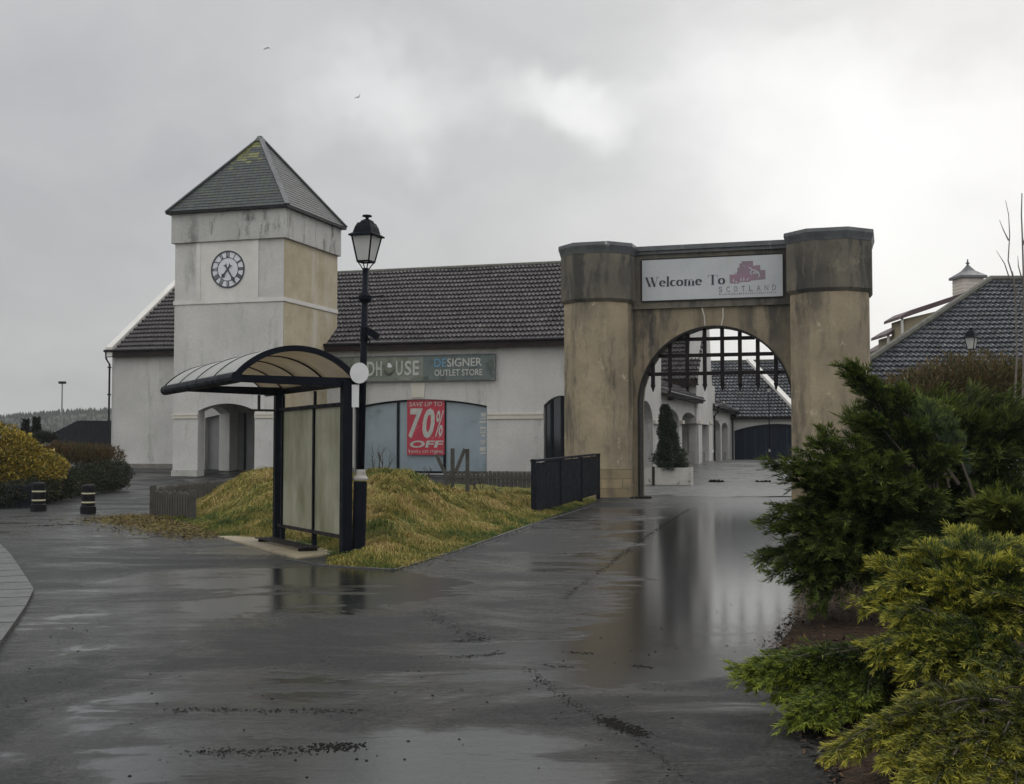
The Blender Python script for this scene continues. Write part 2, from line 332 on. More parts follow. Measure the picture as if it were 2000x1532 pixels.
# ------------------------------------------------------------------ mesh helpers
def setp(o, label=None, cat=None, group=None, kind=None):
    if label: o['label'] = label
    if cat: o['category'] = cat
    if group: o['group'] = group
    if kind: o['kind'] = kind
    return o
ROOT = {}
def thing(name, loc, label, cat, rz=0.0, group=None):
    o = bpy.data.objects.new(name, None); o.empty_display_size = .3; col.objects.link(o)
    o.location = loc; o.rotation_euler = (0, 0, rz)
    ROOT[o.name] = Matrix.Translation(Vector(loc)) @ Matrix.Rotation(rz, 4, 'Z')
    return setp(o, label, cat, group)
def link_mesh(me, name, mat, parent=None, origin=None, smooth=False):
    if mat is not None:
        for m_ in (mat if isinstance(mat, (list, tuple)) else [mat]): me.materials.append(m_)
    o = bpy.data.objects.new(name, me); col.objects.link(o)
    if parent is not None:
        me.transform(ROOT[parent.name].inverted()); o.parent = parent; ROOT[o.name] = ROOT[parent.name]
    elif origin is not None:
        me.transform(Matrix.Translation(-Vector(origin))); o.location = origin
        ROOT[o.name] = Matrix.Translation(Vector(origin))
    else: ROOT[o.name] = Matrix.Identity(4)
    if smooth: me.polygons.foreach_set('use_smooth', [True] * len(me.polygons))
    me.update()
    return o
I4 = Matrix.Identity(4)
class MB:
    def __init__(s, T=I4): s.v = []; s.f = []; s.T = T; s.c = []; s.mi = []; s.m = 0; s.col = (1, 1, 1)
    def add(s, vs, fs):
        b = len(s.v); s.v += [tuple(s.T @ Vector(x)) for x in vs]
        s.f += [tuple(b + i for i in f) for f in fs]; s.c += [s.col] * len(fs); s.mi += [s.m] * len(fs); return s
    def box(s, a, b):
        (x0, y0, z0), (x1, y1, z1) = a, b
        return s.add([(x0, y0, z0), (x1, y0, z0), (x1, y1, z0), (x0, y1, z0), (x0, y0, z1), (x1, y0, z1), (x1, y1, z1), (x0, y1, z1)],
                     [(0, 3, 2, 1), (4, 5, 6, 7), (0, 1, 5, 4), (1, 2, 6, 5), (2, 3, 7, 6), (3, 0, 4, 7)])
    def quad(s, *p): return s.add(p, [tuple(range(len(p)))])
    def prism(s, poly, vec):
        n = len(poly); vec = Vector(vec); p2 = [tuple(Vector(p) + vec) for p in poly]
        return s.add(list(poly) + p2, [tuple(range(n))[::-1], tuple(range(n, 2 * n))] + [(i, (i + 1) % n, n + (i + 1) % n, n + i) for i in range(n)])
    def loft(s, rings, cap=True, closed=True):
        n = len(rings[0]); vs = [p for r in rings for p in r]; fs = []
        for k in range(len(rings) - 1):
            for i in range(n if closed else n - 1):
                j = (i + 1) % n; fs.append((k * n + i, k * n + j, (k + 1) * n + j, (k + 1) * n + i))
        if cap and closed: fs += [tuple(range(n))[::-1], tuple(range((len(rings) - 1) * n, len(rings) * n))]
        return s.add(vs, fs)
    def lathe(s, c, prof, n=16, rot=0.0, sx=1, sy=1):
        return s.loft([[(c[0] + r * sx * math.cos(rot + 2 * math.pi * i / n), c[1] + r * sy * math.sin(rot + 2 * math.pi * i / n), c[2] + z) for i in range(n)] for r, z in prof])
    def tube(s, pts, r, n=8):
        pts = [Vector(p) for p in pts]; rs = r if isinstance(r, (list, tuple)) else [r] * len(pts); rings = []
        for i, p in enumerate(pts):
            d = (pts[min(i + 1, len(pts) - 1)] - pts[max(i - 1, 0)]); d.normalize()
            a = d.cross(Vector((0, 0, 1)) if abs(d.z) < .9 else Vector((1, 0, 0))); a.normalize(); b = d.cross(a)
            rings.append([tuple(p + (a * math.cos(2 * math.pi * k / n) + b * math.sin(2 * math.pi * k / n)) * rs[i]) for k in range(n)])
        return s.loft(rings)
    def bar(s, p, q, w, h, up=(0, 0, 1)):
        p, q = Vector(p), Vector(q); d = (q - p).normalized(); a = d.cross(Vector(up))
        if a.length < 1e-4: a = Vector((1, 0, 0))
        a.normalize(); b = a.cross(d); a *= w / 2; b *= h / 2
        return s.loft([[tuple(c - a - b), tuple(c + a - b), tuple(c + a + b), tuple(c - a + b)] for c in (p, q)])
    def mesh(s, merge=False, colors=False):
        me = bpy.data.meshes.new("m"); me.from_pydata(s.v, [], s.f)
        if any(s.mi): me.polygons.foreach_set('material_index', s.mi)
        bm = bmesh.new(); bm.from_mesh(me)
        if merge: bmesh.ops.remove_doubles(bm, verts=bm.verts, dist=.0008)
        bmesh.ops.recalc_face_normals(bm, faces=bm.faces)
        if colors and not merge:
            bm.to_mesh(me); bm.free()
            a = me.attributes.new('col', 'FLOAT_COLOR', 'FACE')
            a.data.foreach_set('color', np.array([(*c, 1) for c in s.c], dtype=np.float32).ravel())
            return me
        bm.to_mesh(me); bm.free(); return me
    def build(s, name, mat, parent=None, origin=None, smooth=False, merge=False, colors=False, bevel=0):
        o = link_mesh(s.mesh(merge, colors), name, mat, parent, origin, smooth)
        if bevel:
            b = o.modifiers.new('bevel', 'BEVEL'); b.width = bevel; b.segments = 2; b.limit_method = 'ANGLE'
        return o
def np_mesh(v, nf, k, colors=None):
    """v (N,3); nf faces of k consecutive vertices each"""
    me = bpy.data.meshes.new("m"); v = np.asarray(v, dtype=np.float32).reshape(-1, 3)
    me.vertices.add(len(v)); me.vertices.foreach_set('co', v.ravel())
    me.loops.add(nf * k); me.loops.foreach_set('vertex_index', np.arange(nf * k, dtype=np.int32))
    me.polygons.add(nf); me.polygons.foreach_set('loop_start', np.arange(0, nf * k, k, dtype=np.int32))
    me.update(calc_edges=True)
    if colors is not None:
        a = me.attributes.new('col', 'FLOAT_COLOR', 'FACE')
        c = np.ones((nf, 4), dtype=np.float32); c[:, :3] = colors; a.data.foreach_set('color', c.ravel())
    return me
def tag_structure(o): o['kind'] = 'structure'; return o

def wall(mb, s0, s1, z0, z1, d0, d1, ops, T=None, ztop=None):
    """wall between depths d0 (front) and d1; ops = (a, b, sill, spring, rise, kind)"""
    if T is not None: old = mb.T; mb.T = T
    zt = ztop or (lambda s: z1)
    cuts = {s0, s1}
    def crown(o, s):
        a, b, zb, zs, rise, kind = o; x = (s - (a + b) / 2) / ((b - a) / 2); x = max(-1, min(1, x))
        return zs + rise * (math.sqrt(max(0, 1 - x * x)) if kind == 'round' else 1 - x * x)
    for o in ops:
        for k in range(15):
            t = k / 14; x = (-math.cos(t * math.pi) + 1) / 2 if o[5] == 'round' else t
            cuts.add(o[0] + (o[1] - o[0]) * x)
    cuts = sorted(cuts)
    for a, b in zip(cuts[:-1], cuts[1:]):
        if b - a < 1e-6: continue
        mid = (a + b) / 2; o = next((o for o in ops if o[0] < mid < o[1]), None)
        segs = [(z0, z0, zt(a), zt(b))]
        if o:
            ca, cb = crown(o, a), crown(o, b)
            segs = [(ca, cb, zt(a), zt(b))]
            mb.quad((a, d0, ca), (b, d0, cb), (b, d1, cb), (a, d1, ca))
            if o[2] > z0 + .01:
                segs.append((z0, z0, o[2], o[2])); mb.quad((a, d0, o[2]), (b, d0, o[2]), (b, d1, o[2]), (a, d1, o[2]))
        for (la, lb, ha, hb) in segs:
            for d in (d0, d1): mb.quad((a, d, la), (b, d, lb), (b, d, hb), (a, d, ha))
        mb.quad((a, d0, zt(a)), (b, d0, zt(b)), (b, d1, zt(b)), (a, d1, zt(a)))
    for o in ops:
        for s in (o[0], o[1]): mb.quad((s, d0, o[2]), (s, d1, o[2]), (s, d1, o[3]), (s, d0, o[3]))
    for s in (s0, s1): mb.quad((s, d0, z0), (s, d1, z0), (s, d1, zt(s)), (s, d0, zt(s)))
    if T is not None: mb.T = old
    return mb

def tiles(P0, u, up, W, Ln, tw, gauge, clip=None, amp=.08, lip=.07, seed=0):
    """connected pantile sheet: P0 eaves corner, u along the eaves, up the slope"""
    P0, u, up = Vector(P0), Vector(u).normalized(), Vector(up).normalized(); n = u.cross(up); n.normalize()
    if n.z < 0: n = -n
    nt_, nr = max(1, round(W / tw)), max(1, round(Ln / gauge)); tw = W / nt_; gauge = Ln / nr
    sub = 5; xs = np.arange(nt_ * sub + 1) * tw / sub
    ph = (xs / tw) % 1.0; prof = amp * (.5 - .5 * np.cos(2 * np.pi * np.clip(ph * 1.0, 0, 1)))
    rng = np.random.default_rng(seed)
    rows = []
    for r in range(nr):
        rows.append((r * gauge, prof + lip)); rows.append(((r + 1) * gauge - .001, prof * .55))
    P0, u, up, n = map(np.array, (P0, u, up, n)); vs = []
    for i, (t, h) in enumerate(rows):
        j = rng.normal(0, .006, len(xs)) + .02 * np.sin(xs * .45 + t * .3) + .012 * np.sin(xs * 1.3); vs.append(P0 + xs[:, None] * u + t * up + (h + j)[:, None] * n)
    # front lip down
    vs.insert(0, P0 + xs[:, None] * u + (0 * xs - .02)[:, None] * n + 0 * up)
    rows.insert(0, (0, 0)); vs = np.array(vs); m = len(xs); nr2 = len(rows)
    fs, cs = [], []
    tc = rng.normal(1, .20, (nr + 2, nt_ + 1)).clip(.6, 1.5)
    for i in range(nr2 - 1):
        t = rows[i][0]; tt = (rows[i][0] + rows[i + 1][0]) / 2
        for j in range(m - 1):
            if clip and not clip((xs[j] + xs[j + 1]) / 2, tt): continue
            a = i * m + j; fs.append((a, a + 1, a + m + 1, a + m)); k = tc[(i) // 2, j // sub]; cs.append((k, k, k))
    me = bpy.data.meshes.new("m"); me.from_pydata(vs.reshape(-1, 3).tolist(), [], fs)
    a = me.attributes.new('col', 'FLOAT_COLOR', 'FACE'); a.data.foreach_set('color', np.array([(*c, 1) for c in cs], dtype=np.float32).ravel())
    bm = bmesh.new(); bm.from_mesh(me)
    bmesh.ops.delete(bm, geom=[v for v in bm.verts if not v.link_faces], context='VERTS'); bm.to_mesh(me); bm.free()
    return me

def slates(A, B, C, rows, w, base, tint=None, seed=3):
    """triangular roof face A-B eaves, C apex, laid with single slates in one connected-looking sheet"""
    A, B, C = Vector(A), Vector(B), Vector(C); rng = random.Random(seed); mb = MB()
    n = (B - A).cross(C - A).normalized()
    if n.z < 0: n = -n
    L = (B - A).length; u = (B - A) / L; foot = A + u * (C - A).dot(u); up = C - foot; H = up.length; up.normalize(); fa = (foot - A).length
    for r in range(rows):
        t0, t1 = r / rows, (r + 1) / rows
        lo, hi = fa * t0, L - (L - fa) * t0; lo1, hi1 = fa * t1, L - (L - fa) * t1
        x = lo - w * (.5 if r % 2 else 0)
        while x < hi:
            a, b = max(x, lo) + .004, min(x + w, hi) - .004
            if b > a + .01:
                a1, b1 = min(max(x + .004, lo1), hi1), max(min(x + w - .004, hi1), lo1)
                k = rng.uniform(.72, 1.3); c = tuple(min(1, q * k) for q in base)
                if tint: c = tint((a + b) / 2 / L, t0, c, rng)
                mb.col = c; h = rng.uniform(.014, .024)
                if b1 - a1 < .01: a1, b1 = (a1 + b1) / 2 - .005, (a1 + b1) / 2 + .005
                p = [A + u * a + up * H * t0 + n * h, A + u * b + up * H * t0 + n * h, A + u * b1 + up * H * t1 + n * .003, A + u * a1 + up * H * t1 + n * .003]
                q = [A + u * a + up * H * t0 - n * .01, A + u * b + up * H * t0 - n * .01]
                mb.add([tuple(z) for z in p + q], [(0, 1, 2, 3), (4, 5, 1, 0)])
            x += w
    return mb

def text_mb(txt, T, x0, x1, z0, z1, th=.02, shear=0.0, mb=None, bold=0.0):
    """built-in font text fitted to the rectangle x0..x1, z0..z1 in plane y=0 of frame T, facing -y"""
    cu = bpy.data.curves.new('t', 'FONT'); cu.body = txt; cu.extrude = th / 2; cu.offset = bold; cu.resolution_u = 3
    o = bpy.data.objects.new('t', cu); col.objects.link(o)
    dg = bpy.context.evaluated_depsgraph_get(); dg.update(); me = bpy.data.meshes.new_from_object(o.evaluated_get(dg))
    vs = [v.co.copy() for v in me.vertices]; fs = [tuple(p.vertices) for p in me.polygons]
    bpy.data.objects.remove(o); bpy.data.curves.remove(cu); bpy.data.meshes.remove(me)
    ax, bx = min(v.x for v in vs), max(v.x for v in vs); ay, by = min(v.y for v in vs), max(v.y for v in vs)
    mb = mb or MB(); old = mb.T; mb.T = T
    out = []
    for v in vs:
        fx, fy = (v.x - ax) / (bx - ax), (v.y - ay) / (by - ay)
        out.append((x0 + fx * (x1 - x0) + shear * (fy - .5) * (z1 - z0), -v.z, z0 + fy * (z1 - z0)))
    mb.add(out, fs); mb.T = old; return mb

# ================================================================== GROUND
def ground():
    ys = list(np.arange(-30, 130, 1.0)) + [150, 200, 300, 500, 900, 1600]
    ys = [-400, -100] + ys; xs = [-1500, -400, -120, -60] + list(range(-50, 51, 2)) + [60, 120, 400, 1500]
    mb = MB(); n = len(xs); vs = [(x, y, g(y)) for y in ys for x in xs]
    mb.add(vs, [(j * n + i, j * n + i + 1, (j + 1) * n + i + 1, (j + 1) * n + i) for j in range(len(ys) - 1) for i in range(n - 1)])
    tag_structure(mb.build('road_surface', M['asphalt'], smooth=True))
    # rough field beyond the fence on the left
    mb = MB(); ys = [38, 45, 56, 62, 70, 80, 120, 300, 900]
    vs = [];
    for y in ys: vs += [(-900, y, g(y) + .03), (-.42 * y - .5, y, g(y) + .03)]
    mb.add(vs, [(2 * i, 2 * i + 1, 2 * i + 3, 2 * i + 2) for i in range(len(ys) - 1)])
    tag_structure(mb.build('field', M['field']))
ground()

def hill():
    mb = MB(); rng = random.Random(5); xs = np.linspace(-560, 700, 64)
    def top(x):
        return 16 + 6.5 * math.exp(-((x + 185) / 95) ** 2) + 2 * math.sin(x * .013) - 9 * (1 / (1 + math.exp((x + 290) / 25)))
    rows = [(560, 0.0), (590, .45), (620, .85), (650, 1.0), (760, .9)]
    vs = [(x, y, .5 + top(x) * k) for y, k in rows for x in xs]; n = len(xs)
    mb.add(vs, [(j * n + i, j * n + i + 1, (j + 1) * n + i + 1, (j + 1) * n + i) for j in range(len(rows) - 1) for i in range(n - 1)])
    tag_structure(mb.build('hill', M['hillm'], smooth=True))
    tb = MB()
    for _ in range(2600):
        x = rng.uniform(-300, -120); y = rng.uniform(575, 655); k = np.interp(y, [r[0] for r in rows], [r[1] for r in rows])
        z = .5 + top(x) * k; h = rng.uniform(1.4, 3.0); r = h * rng.uniform(.2, .3)
        tb.lathe((x, y, z - .5), [(r, .4), (r * .75, h * .4), (r * .35, h * .75), (.05, h)], 6, rng.random() * 3)
    setp(tb.build('conifer_forest', M['hillm']), kind='stuff')
hill()
def paving():
    m, nt, b = new_mat('skylit_wet_paving'); co = objco(nt)
    br = nt.nodes.new('ShaderNodeTexBrick'); nt.links.new(mapping(nt, co, (1, 1, 1), rot=(0, 0, R(17.2))), br.inputs['Vector']); br.inputs['Scale'].default_value = 1
    br.inputs['Brick Width'].default_value = 2.4; br.inputs['Row Height'].default_value = 1.6; br.inputs['Mortar Size'].default_value = .02
    br.inputs['Color1'].default_value = (.10, .102, .10, 1); br.inputs['Color2'].default_value = (.085, .087, .085, 1); br.inputs['Mortar'].default_value = (.035, .035, .034, 1)  # paler base colour stands in for sky reflected off the wet courtyard
    mid = noise(nt, .8, mapping(nt, co, (1, 1.8, 1)), 7, .66, .5)
    c = mixc(nt, maprange(nt, mid, .42, .66, 0, .8), br.outputs['Color'], (.05, .05, .048)); nt.links.new(c, b.inputs['Base Color'])
    nt.links.new(maprange(nt, mid, .35, .65, .50, .22), b.inputs['Roughness']); b.inputs['IOR'].default_value = 1.5
    bump(nt, b, math2(nt, 'ADD', noise(nt, 40, co, 3), math2(nt, 'MULTIPLY', mid, 1.5)), .25, .008)
    mb = MB(); ys = list(np.arange(0, 48, 2.0)); A0 = GL + U * 1.0 + V * -.2; L_ = 5.6
    ring = lambda d, w0, w1: [tuple(Vector((p.x, p.y, g(p.y) + .006))) for p in (A0 + V * d + U * w0, A0 + V * d + U * w1)]
    vs = []; rg = random.Random(8); W_ = np.linspace(0, 1, 60); jag = [.9 + .55 * math.sin(w * 9) + .35 * math.sin(w * 31 + 1) + rg.uniform(-.12, .12) for w in W_]
    for j, d in enumerate(ys):
        k = min(1, d / 6); w0, w1 = -.3 - 6 * k, L_ + 14 * k
        for w, jg in zip(W_, jag):
            p = A0 + V * (d + (jg if j == 0 else 0)) + U * (w0 + (w1 - w0) * w); vs.append((p.x, p.y, g(p.y) + .004))
    n = len(W_); mb.add(vs, [(j * n + i, j * n + i + 1, (j + 1) * n + i + 1, (j + 1) * n + i) for j in range(len(ys) - 1) for i in range(n - 1)])
    tag_structure(mb.build('courtyard_paving', m))
PAVE = paving

# far sky-side haze (thin wet air)
def haze():
    mb = MB(); mb.box((-900, -12, -1.5), (900, 900, 60))
    m = bpy.data.materials.new('thin_mist'); m.use_nodes = True; nt = m.node_tree; nt.nodes.clear()
    out = nt.nodes.new('ShaderNodeOutputMaterial'); v = nt.nodes.new('ShaderNodeVolumePrincipled')
    v.inputs['Color'].default_value = (.85, .87, .9, 1); v.inputs['Density'].default_value = 0.00028; v.inputs['Anisotropy'].default_value = .2
    nt.links.new(v.outputs[0], out.inputs['Volume'])
    setp(mb.build('haze', m), kind='stuff')
haze()

# ================================================================== ROAD DETAIL
def road_detail():
    # kerbed island at the left edge
    outer = [(-70, 1040), (-10, 1058), (18, 1085), (42, 1120), (66, 1158), (50, 1192), (28, 1225), (2, 1262), (-30, 1330)]
    pts = [GP(*p) for p in outer]
    def resample(pts, step):
        out = [pts[0]]; acc = 0
        for a, b in zip(pts[:-1], pts[1:]):
            L = (b - a).length; k = max(1, round(L / step))
            out += [a.lerp(b, i / k) for i in range(1, k + 1)]
        return out
    P = resample(pts, .9); mb = MB(); off = []
    for i, p in enumerate(P):
        d = (P[min(i + 1, len(P) - 1)] - P[max(i - 1, 0)]).normalized(); n = Vector((d.y, -d.x, 0))
        off.append(n if n.x < 0 else -n)
    W = .46
    for i in range(len(P) - 1):
        a, b = P[i], P[i + 1]; d = (b - a).normalized() * .022
        a0, b0 = a + d, b - d; a1, b1 = a + off[i] * W + d, b + off[i + 1] * W - d; h = .045
        mb.loft([[tuple(q) for q in (a0, b0, b1, a1)], [tuple(q + Vector((0, 0, h))) for q in (a0, b0, b1, a1)]])
    tag_structure(mb.build('kerb', M['kerb']))
    mb = MB(); inner = [P[i] + off[i] * (W + .01) for i in range(len(P))]
    far = [Vector((-14, p.y, 0)) for p in inner]; vs = [tuple(p + Vector((0, 0, .03))) for p in inner] + [tuple(p + Vector((0, 0, .03))) for p in far]; n = len(P)
    mb.add(vs, [(i, i + 1, n + i + 1, n + i) for i in range(n - 1)])
    tag_structure(mb.build('paved_island', M['paver']))
    # cracks and seams in the asphalt: narrow dark grit lines and little ridges of litter
    rng = random.Random(9); mb = MB()
    def chip(c, r):
        k = rng.randint(4, 6); a0 = rng.random() * 6
        ring = lambda s, z: [(c.x + r * s * math.cos(a0 + 6.283 * i / k) * rng.uniform(.7, 1.3), c.y + r * s * math.sin(a0 + 6.283 * i / k) * rng.uniform(.7, 1.5), c.z + z) for i in range(k)]
        mb.loft([ring(1, 0.001), ring(.6, r * .45)])
    def line(pp, dens, wid, rr):
        q = [GP(*p) for p in pp]; dens *= 2.2; rr = (rr[0] * .55, rr[1] * .62)
        for a, b in zip(q[:-1], q[1:]):
            n = int((b - a).length * dens)
            for _ in range(n):
                c = a.lerp(b, rng.random()); c += Vector((rng.gauss(0, wid), rng.gauss(0, wid * 1.6), 0)); chip(c, rng.uniform(*rr))
    line([(1030, 1305), (1075, 1345), (1120, 1375), (1170, 1405), (1215, 1425), (1262, 1436)], 60, .022, (.004, .012))
    line([(1180, 1405), (1215, 1420), (1258, 1436)], 420, .035, (.006, .018))
    line([(1236, 1436), (1290, 1480), (1345, 1528)], 40, .015, (.004, .01))
    line([(835, 1195), (900, 1232), (945, 1248)], 45, .06, (.005, .016))
    line([(880, 1255), (960, 1246)], 90, .035, (.006, .016))
    line([(890, 1284), (985, 1276)], 80, .025, (.006, .014))
    line([(1345, 995), (1290, 1030), (1225, 1075), (1100, 1170)], 26, .03, (.006, .018))
    line([(1110, 1274), (1160, 1277)], 130, .02, (.005, .013))
    line([(1235, 1300), (1275, 1305)], 130, .02, (.005, .013))
    line([(1065, 1300), (1115, 1303)], 100, .02, (.005, .013))
    line([(60, 1028), (150, 1025)], 60, .10, (.012, .035))
    line([(325, 1388), (420, 1386), (500, 1389), (560, 1388), (700, 1391)], 90, .03, (.005, .014))
    line([(380, 1470), (480, 1469), (600, 1466), (700, 1460)], 150, .03, (.005, .014))
    line([(620, 1458), (705, 1458)], 320, .025, (.006, .016))
    line([(1040, 1080), (1160, 1083)], 30, .03, (.008, .02)); line([(1040, 1115), (1100, 1116)], 30, .03, (.008, .02)); line([(560, 1155), (590, 1154)], 60, .03, (.006, .015))
    line([(660, 1100), (770, 1116), (900, 1078), (1040, 1030)], 22, .10, (.008, .022))
    for _ in range(260):
        chip(GP(rng.uniform(0, 1600), rng.uniform(990, 1520)), rng.uniform(.004, .011))
    for _ in range(420):   # grit spilling from the planting bed
        t = rng.random(); y = 1180 + 350 * t; x = np.interp(y, [1180, 1290, 1400, 1532], [1590, 1520, 1590, 1640])
        chip(GP(x - abs(rng.gauss(0, 22)) + 12, y), rng.uniform(.006, .018))
    setp(mb.build('loose_grit', M['litter']), kind='stuff')
road_detail()

# ================================================================== SHOP BUILDING
Rp = .70
SHL, SHR = s_at(218, 0, 4), s_at(1178, 0, 4)
EZ = z_at(0, 0, 668); RD = 6.6; RZ = EZ + RD * Rp
def shop():
    t = thing('shop_building', Fp(0, 0, 0), 'long white rendered shop with brown pantile roof and big arched window', 'building', -TH)
    s_left_open = (s_at(385, 0), s_at(492, 0))
    w0, w1 = s_at(692, 0), s_at(951, 0); cz = z_at(s_at(825, 0), 0, 780); spr = z_at(w1, 0, 793)
    e0, e1 = s_at(1062, 0), s_at(1130, 0); ez_s = z_at(e0, 0, 792); ez_c = z_at(s_at(1095, 0), 0, 773)
    mb = MB(FA)
    # front, leaving openings behind the clock tower, the window and the entrance
    tw0, tw1 = s_at(345, 0), s_at(610, 0)
    wall(mb, SHL, SHR, 0, EZ, 0, .45, [(s_at(400, 0), s_at(560, 0), 0, 3.2, .3, 'seg'), (w0, w1, .3, spr, cz - spr, 'seg'), (e0, e1, 0, ez_s, ez_c - ez_s, 'seg')])
    mb.build('front_wall', M['render'], t, merge=True)
    for s in (SHL, SHR - .45):
        mb = MB(FA); mb.prism([(s, .46, 0), (s, 2 * RD - .01, 0), (s, 2 * RD - .01, EZ), (s, RD, RZ - .05), (s, .46, EZ + .3)], (.44, 0, 0))
        mb.build('gable_wall', M['render'], t)
    mb = MB(FA); mb.box((SHL + .45, 2 * RD - .4, 0), (SHR - .45, 2 * RD - .02, EZ)); mb.build('back_wall', M['render'], t)
    # roof: front slope tiles, back slope
    W = SHR - SHL - .25; e = .35
    up = (V + Vector((0, 0, Rp)))
    me = tiles(Fp(SHL + .25, -e, EZ - e * Rp + .16), U, up, W, (RD + e) * math.sqrt(1 + Rp * Rp), .225, .475)
    link_mesh(me, 'roof', M['tile'], t)
    mb = MB(FA); mb.quad((SHL + .25, RD, RZ + .15), (SHR, RD, RZ + .15), (SHR, 2 * RD + e, EZ - e * Rp + .15), (SHL + .25, 2 * RD + e, EZ - e * Rp + .15)); mb.build('rear_roof', M['fascia'], t)
    mb = MB(FA); k = 60
    for i in range(k):
        a = SHL + .2 + (W + .05) * i / k; b = SHL + .2 + (W + .05) * (i + 1) / k
        mb.loft([[(x, RD + .16 * math.sin(q), RZ + .12 + .17 * math.cos(q)) for q in np.linspace(-1.5, 1.5, 7)] for x in (a + .01, b + .02)], cap=False, closed=False)
    mb.build('ridge_tiles', M['tile_ridge'], t)
    # white skew on the left gable
    mb = MB(FA)
    pr = lambda d: EZ - e * Rp + (d + e) * Rp
    mb.prism([(SHL - .12, -e - .1, pr(-e) - .10), (SHL - .12, -e - .1, pr(-e) + .42), (SHL - .12, RD, pr(RD) + .42), (SHL - .12, 2 * RD + e, pr(-e) + .42), (SHL - .12, 2 * RD + e, pr(-e) + .1), (SHL - .12, RD, pr(RD) + .05)], (.42, 0, 0))
    mb.build('gable_coping', M['trim'], t)
    mb = MB(FA); mb.box((SHL - .05, -.33, EZ - .30), (SHR - .1, -.02, EZ - .16)); mb.build('soffit', M['fascia'], t)
    mb = MB(FA); mb.box((SHL - .12, -.40, EZ - .38), (SHR - .1, -.332, EZ + .02)); mb.build('fascia', M['fascia'], t)
    mb = MB(FA); mb.T = FA; L0 = SHL - .2
    mb.loft([[(x, -.47 + .075 * math.cos(q), EZ - .03 + .075 * math.sin(q)) for q in np.linspace(0, 2 * math.pi, 9)[:-1]] for x in (L0, SHR - .1)])
    mb.build('gutter', M['gutter'], t)
    mb = MB(FA); mb.tube([(SHL - .1, -.45, EZ - .1), (SHL - .1, -.42, EZ - .45), (SHL - .08, -.12, EZ - .75), (SHL - .08, -.12, .45)], .055)
    for z in (1.5, 3.0, 4.5, 6): mb.box((SHL - .16, -.2, z), (SHL + 0, -.05, z + .07))
    mb.build('downpipe', M['gutter'], t)
    # pilaster strings
    def string(a, b, py=None, z=None):
        mb = MB(FA); z = z or z_at(b, 0, 818); mb.box((a, -.06, z), (b, .01, z + .26)); mb.box((a, -.09, z + .2), (b, .0, z + .27)); return mb
    string(s_at(952, 0), s_at(1061, 0)).build('string_course', M['cream'], t)
    string(s_at(1131, 0), SHR - .1).build('string_course', M['cream'], t)
    # keystones
    for p0, p1, q0, q1, y0, y1 in ((805, 828, 802, 831, 777, 748), ):
        a, b = s_at(p0, 0), s_at(p1, 0); c, d_ = s_at(q0, 0), s_at(q1, 0)
        mb = MB(FA); mb.prism([(a, -.05, z_at(a, 0, y0)), (b, -.05, z_at(a, 0, y0)), (d_, -.05, z_at(a, 0, y1)), (c, -.05, z_at(a, 0, y1))], (0, .06, 0)); mb.build('keystone', M['cream'], t)
    # damp plinth line
    for a, b in ((SHL - .02, s_at(399, 0)), (s_at(952, 0), s_at(1061, 0)), (s_at(612, 0), w0)):
        mb = MB(FA); mb.box((a, -.04, 0), (b, -.003, g(FO.y + a * U.y) + .22)); mb.build('plinth', M['plinth'], t)
    # big window: blue backing, mullions
    mid = lambda s: spr + (cz - spr) * (1 - ((s - (w0 + w1) / 2) / ((w1 - w0) / 2)) ** 2)
    fr = MB(FA)
    for px in (699, 778, 869):
        s = s_at(px, .2); fr.box((s - .06, .12, .3), (s + .06, .2, mid(s) - .02))
    K = 20
    for i in range(K):
        a, b = w0 + (w1 - w0) * i / K, w0 + (w1 - w0) * (i + 1) / K
        fr.loft([[(a, .12, mid(a) - .09), (a, .2, mid(a) - .09), (a, .2, mid(a) + .0), (a, .12, mid(a) + .0)], [(b, .12, mid(b) - .09), (b, .2, mid(b) - .09), (b, .2, mid(b)), (b, .12, mid(b))]])
    fr.box((w0, .12, .3), (w1, .2, .42))
    win = fr.build('window', M['black'], t)
    mb = MB(FA); mb.box((w0 + .01, .22, .31), (w1 - .01, .25, cz + .02)); mb.build('backing_board', M['boardblue'], win)
    # peeled vinyl strip at the right of the window
    mb = MB(FA); rng = random.Random(4); z = 1.3; a, b = s_at(936, .2), s_at(949.5, .2)
    while z < mid(b) - .35:
        h = rng.uniform(.03, .12)
        if rng.random() < .72: mb.box((a + rng.uniform(0, .12), .207, z), (b - rng.uniform(0, .06), .216, z + h))
        if rng.random() < .3: mb.box((a + rng.uniform(0, .3), .204, z), (a + rng.uniform(.32, .36), .2065, z + h * 2))
        z += h + rng.uniform(.03, .10)
    mb.build('peeling_vinyl', M['letter'], win)
    # entrance
    mb = MB(FA); mb.box((e0 + .01, .3, 0), (e1 - .01, .34, ez_c)); door = mb.build('entrance_glazing', M['glass'], t)
    mb = MB(FA)
    for px in (1078, 1098): s = s_at(px, .25); mb.box((s - .07, .22, 0), (s + .07, .3, ez_c))
    mb.build('door_frame', M['black'], door)
    # doorway under the tower
    mb = MB(FA); a, b = s_at(401, .3), s_at(559, .3); mb.box((a, .35, 0), (b, .40, 3.5)); d = mb.build('doorway_panel', M['greypanel'], t)
    mb = MB(FA)
    for px in (450, 478, 500, 540): s = s_at(px, .3); mb.box((s - .05, .28, 0), (s + .05, .35, 3.5))
    mb.build('door_frame', M['black'], d)
    # shop sign
    a, b, m_ = s_at(652, -.1), s_at(967, -.1), s_at(827, -.1); z0, z1 = z_at(b, -.1, 741.5), z_at(b, -.1, 691.5)
    so = thing('shop_sign', Fp((a + b) / 2, -.01, z0), 'long faded grey and slate sign board with shop lettering above the arched window', 'sign', -TH)
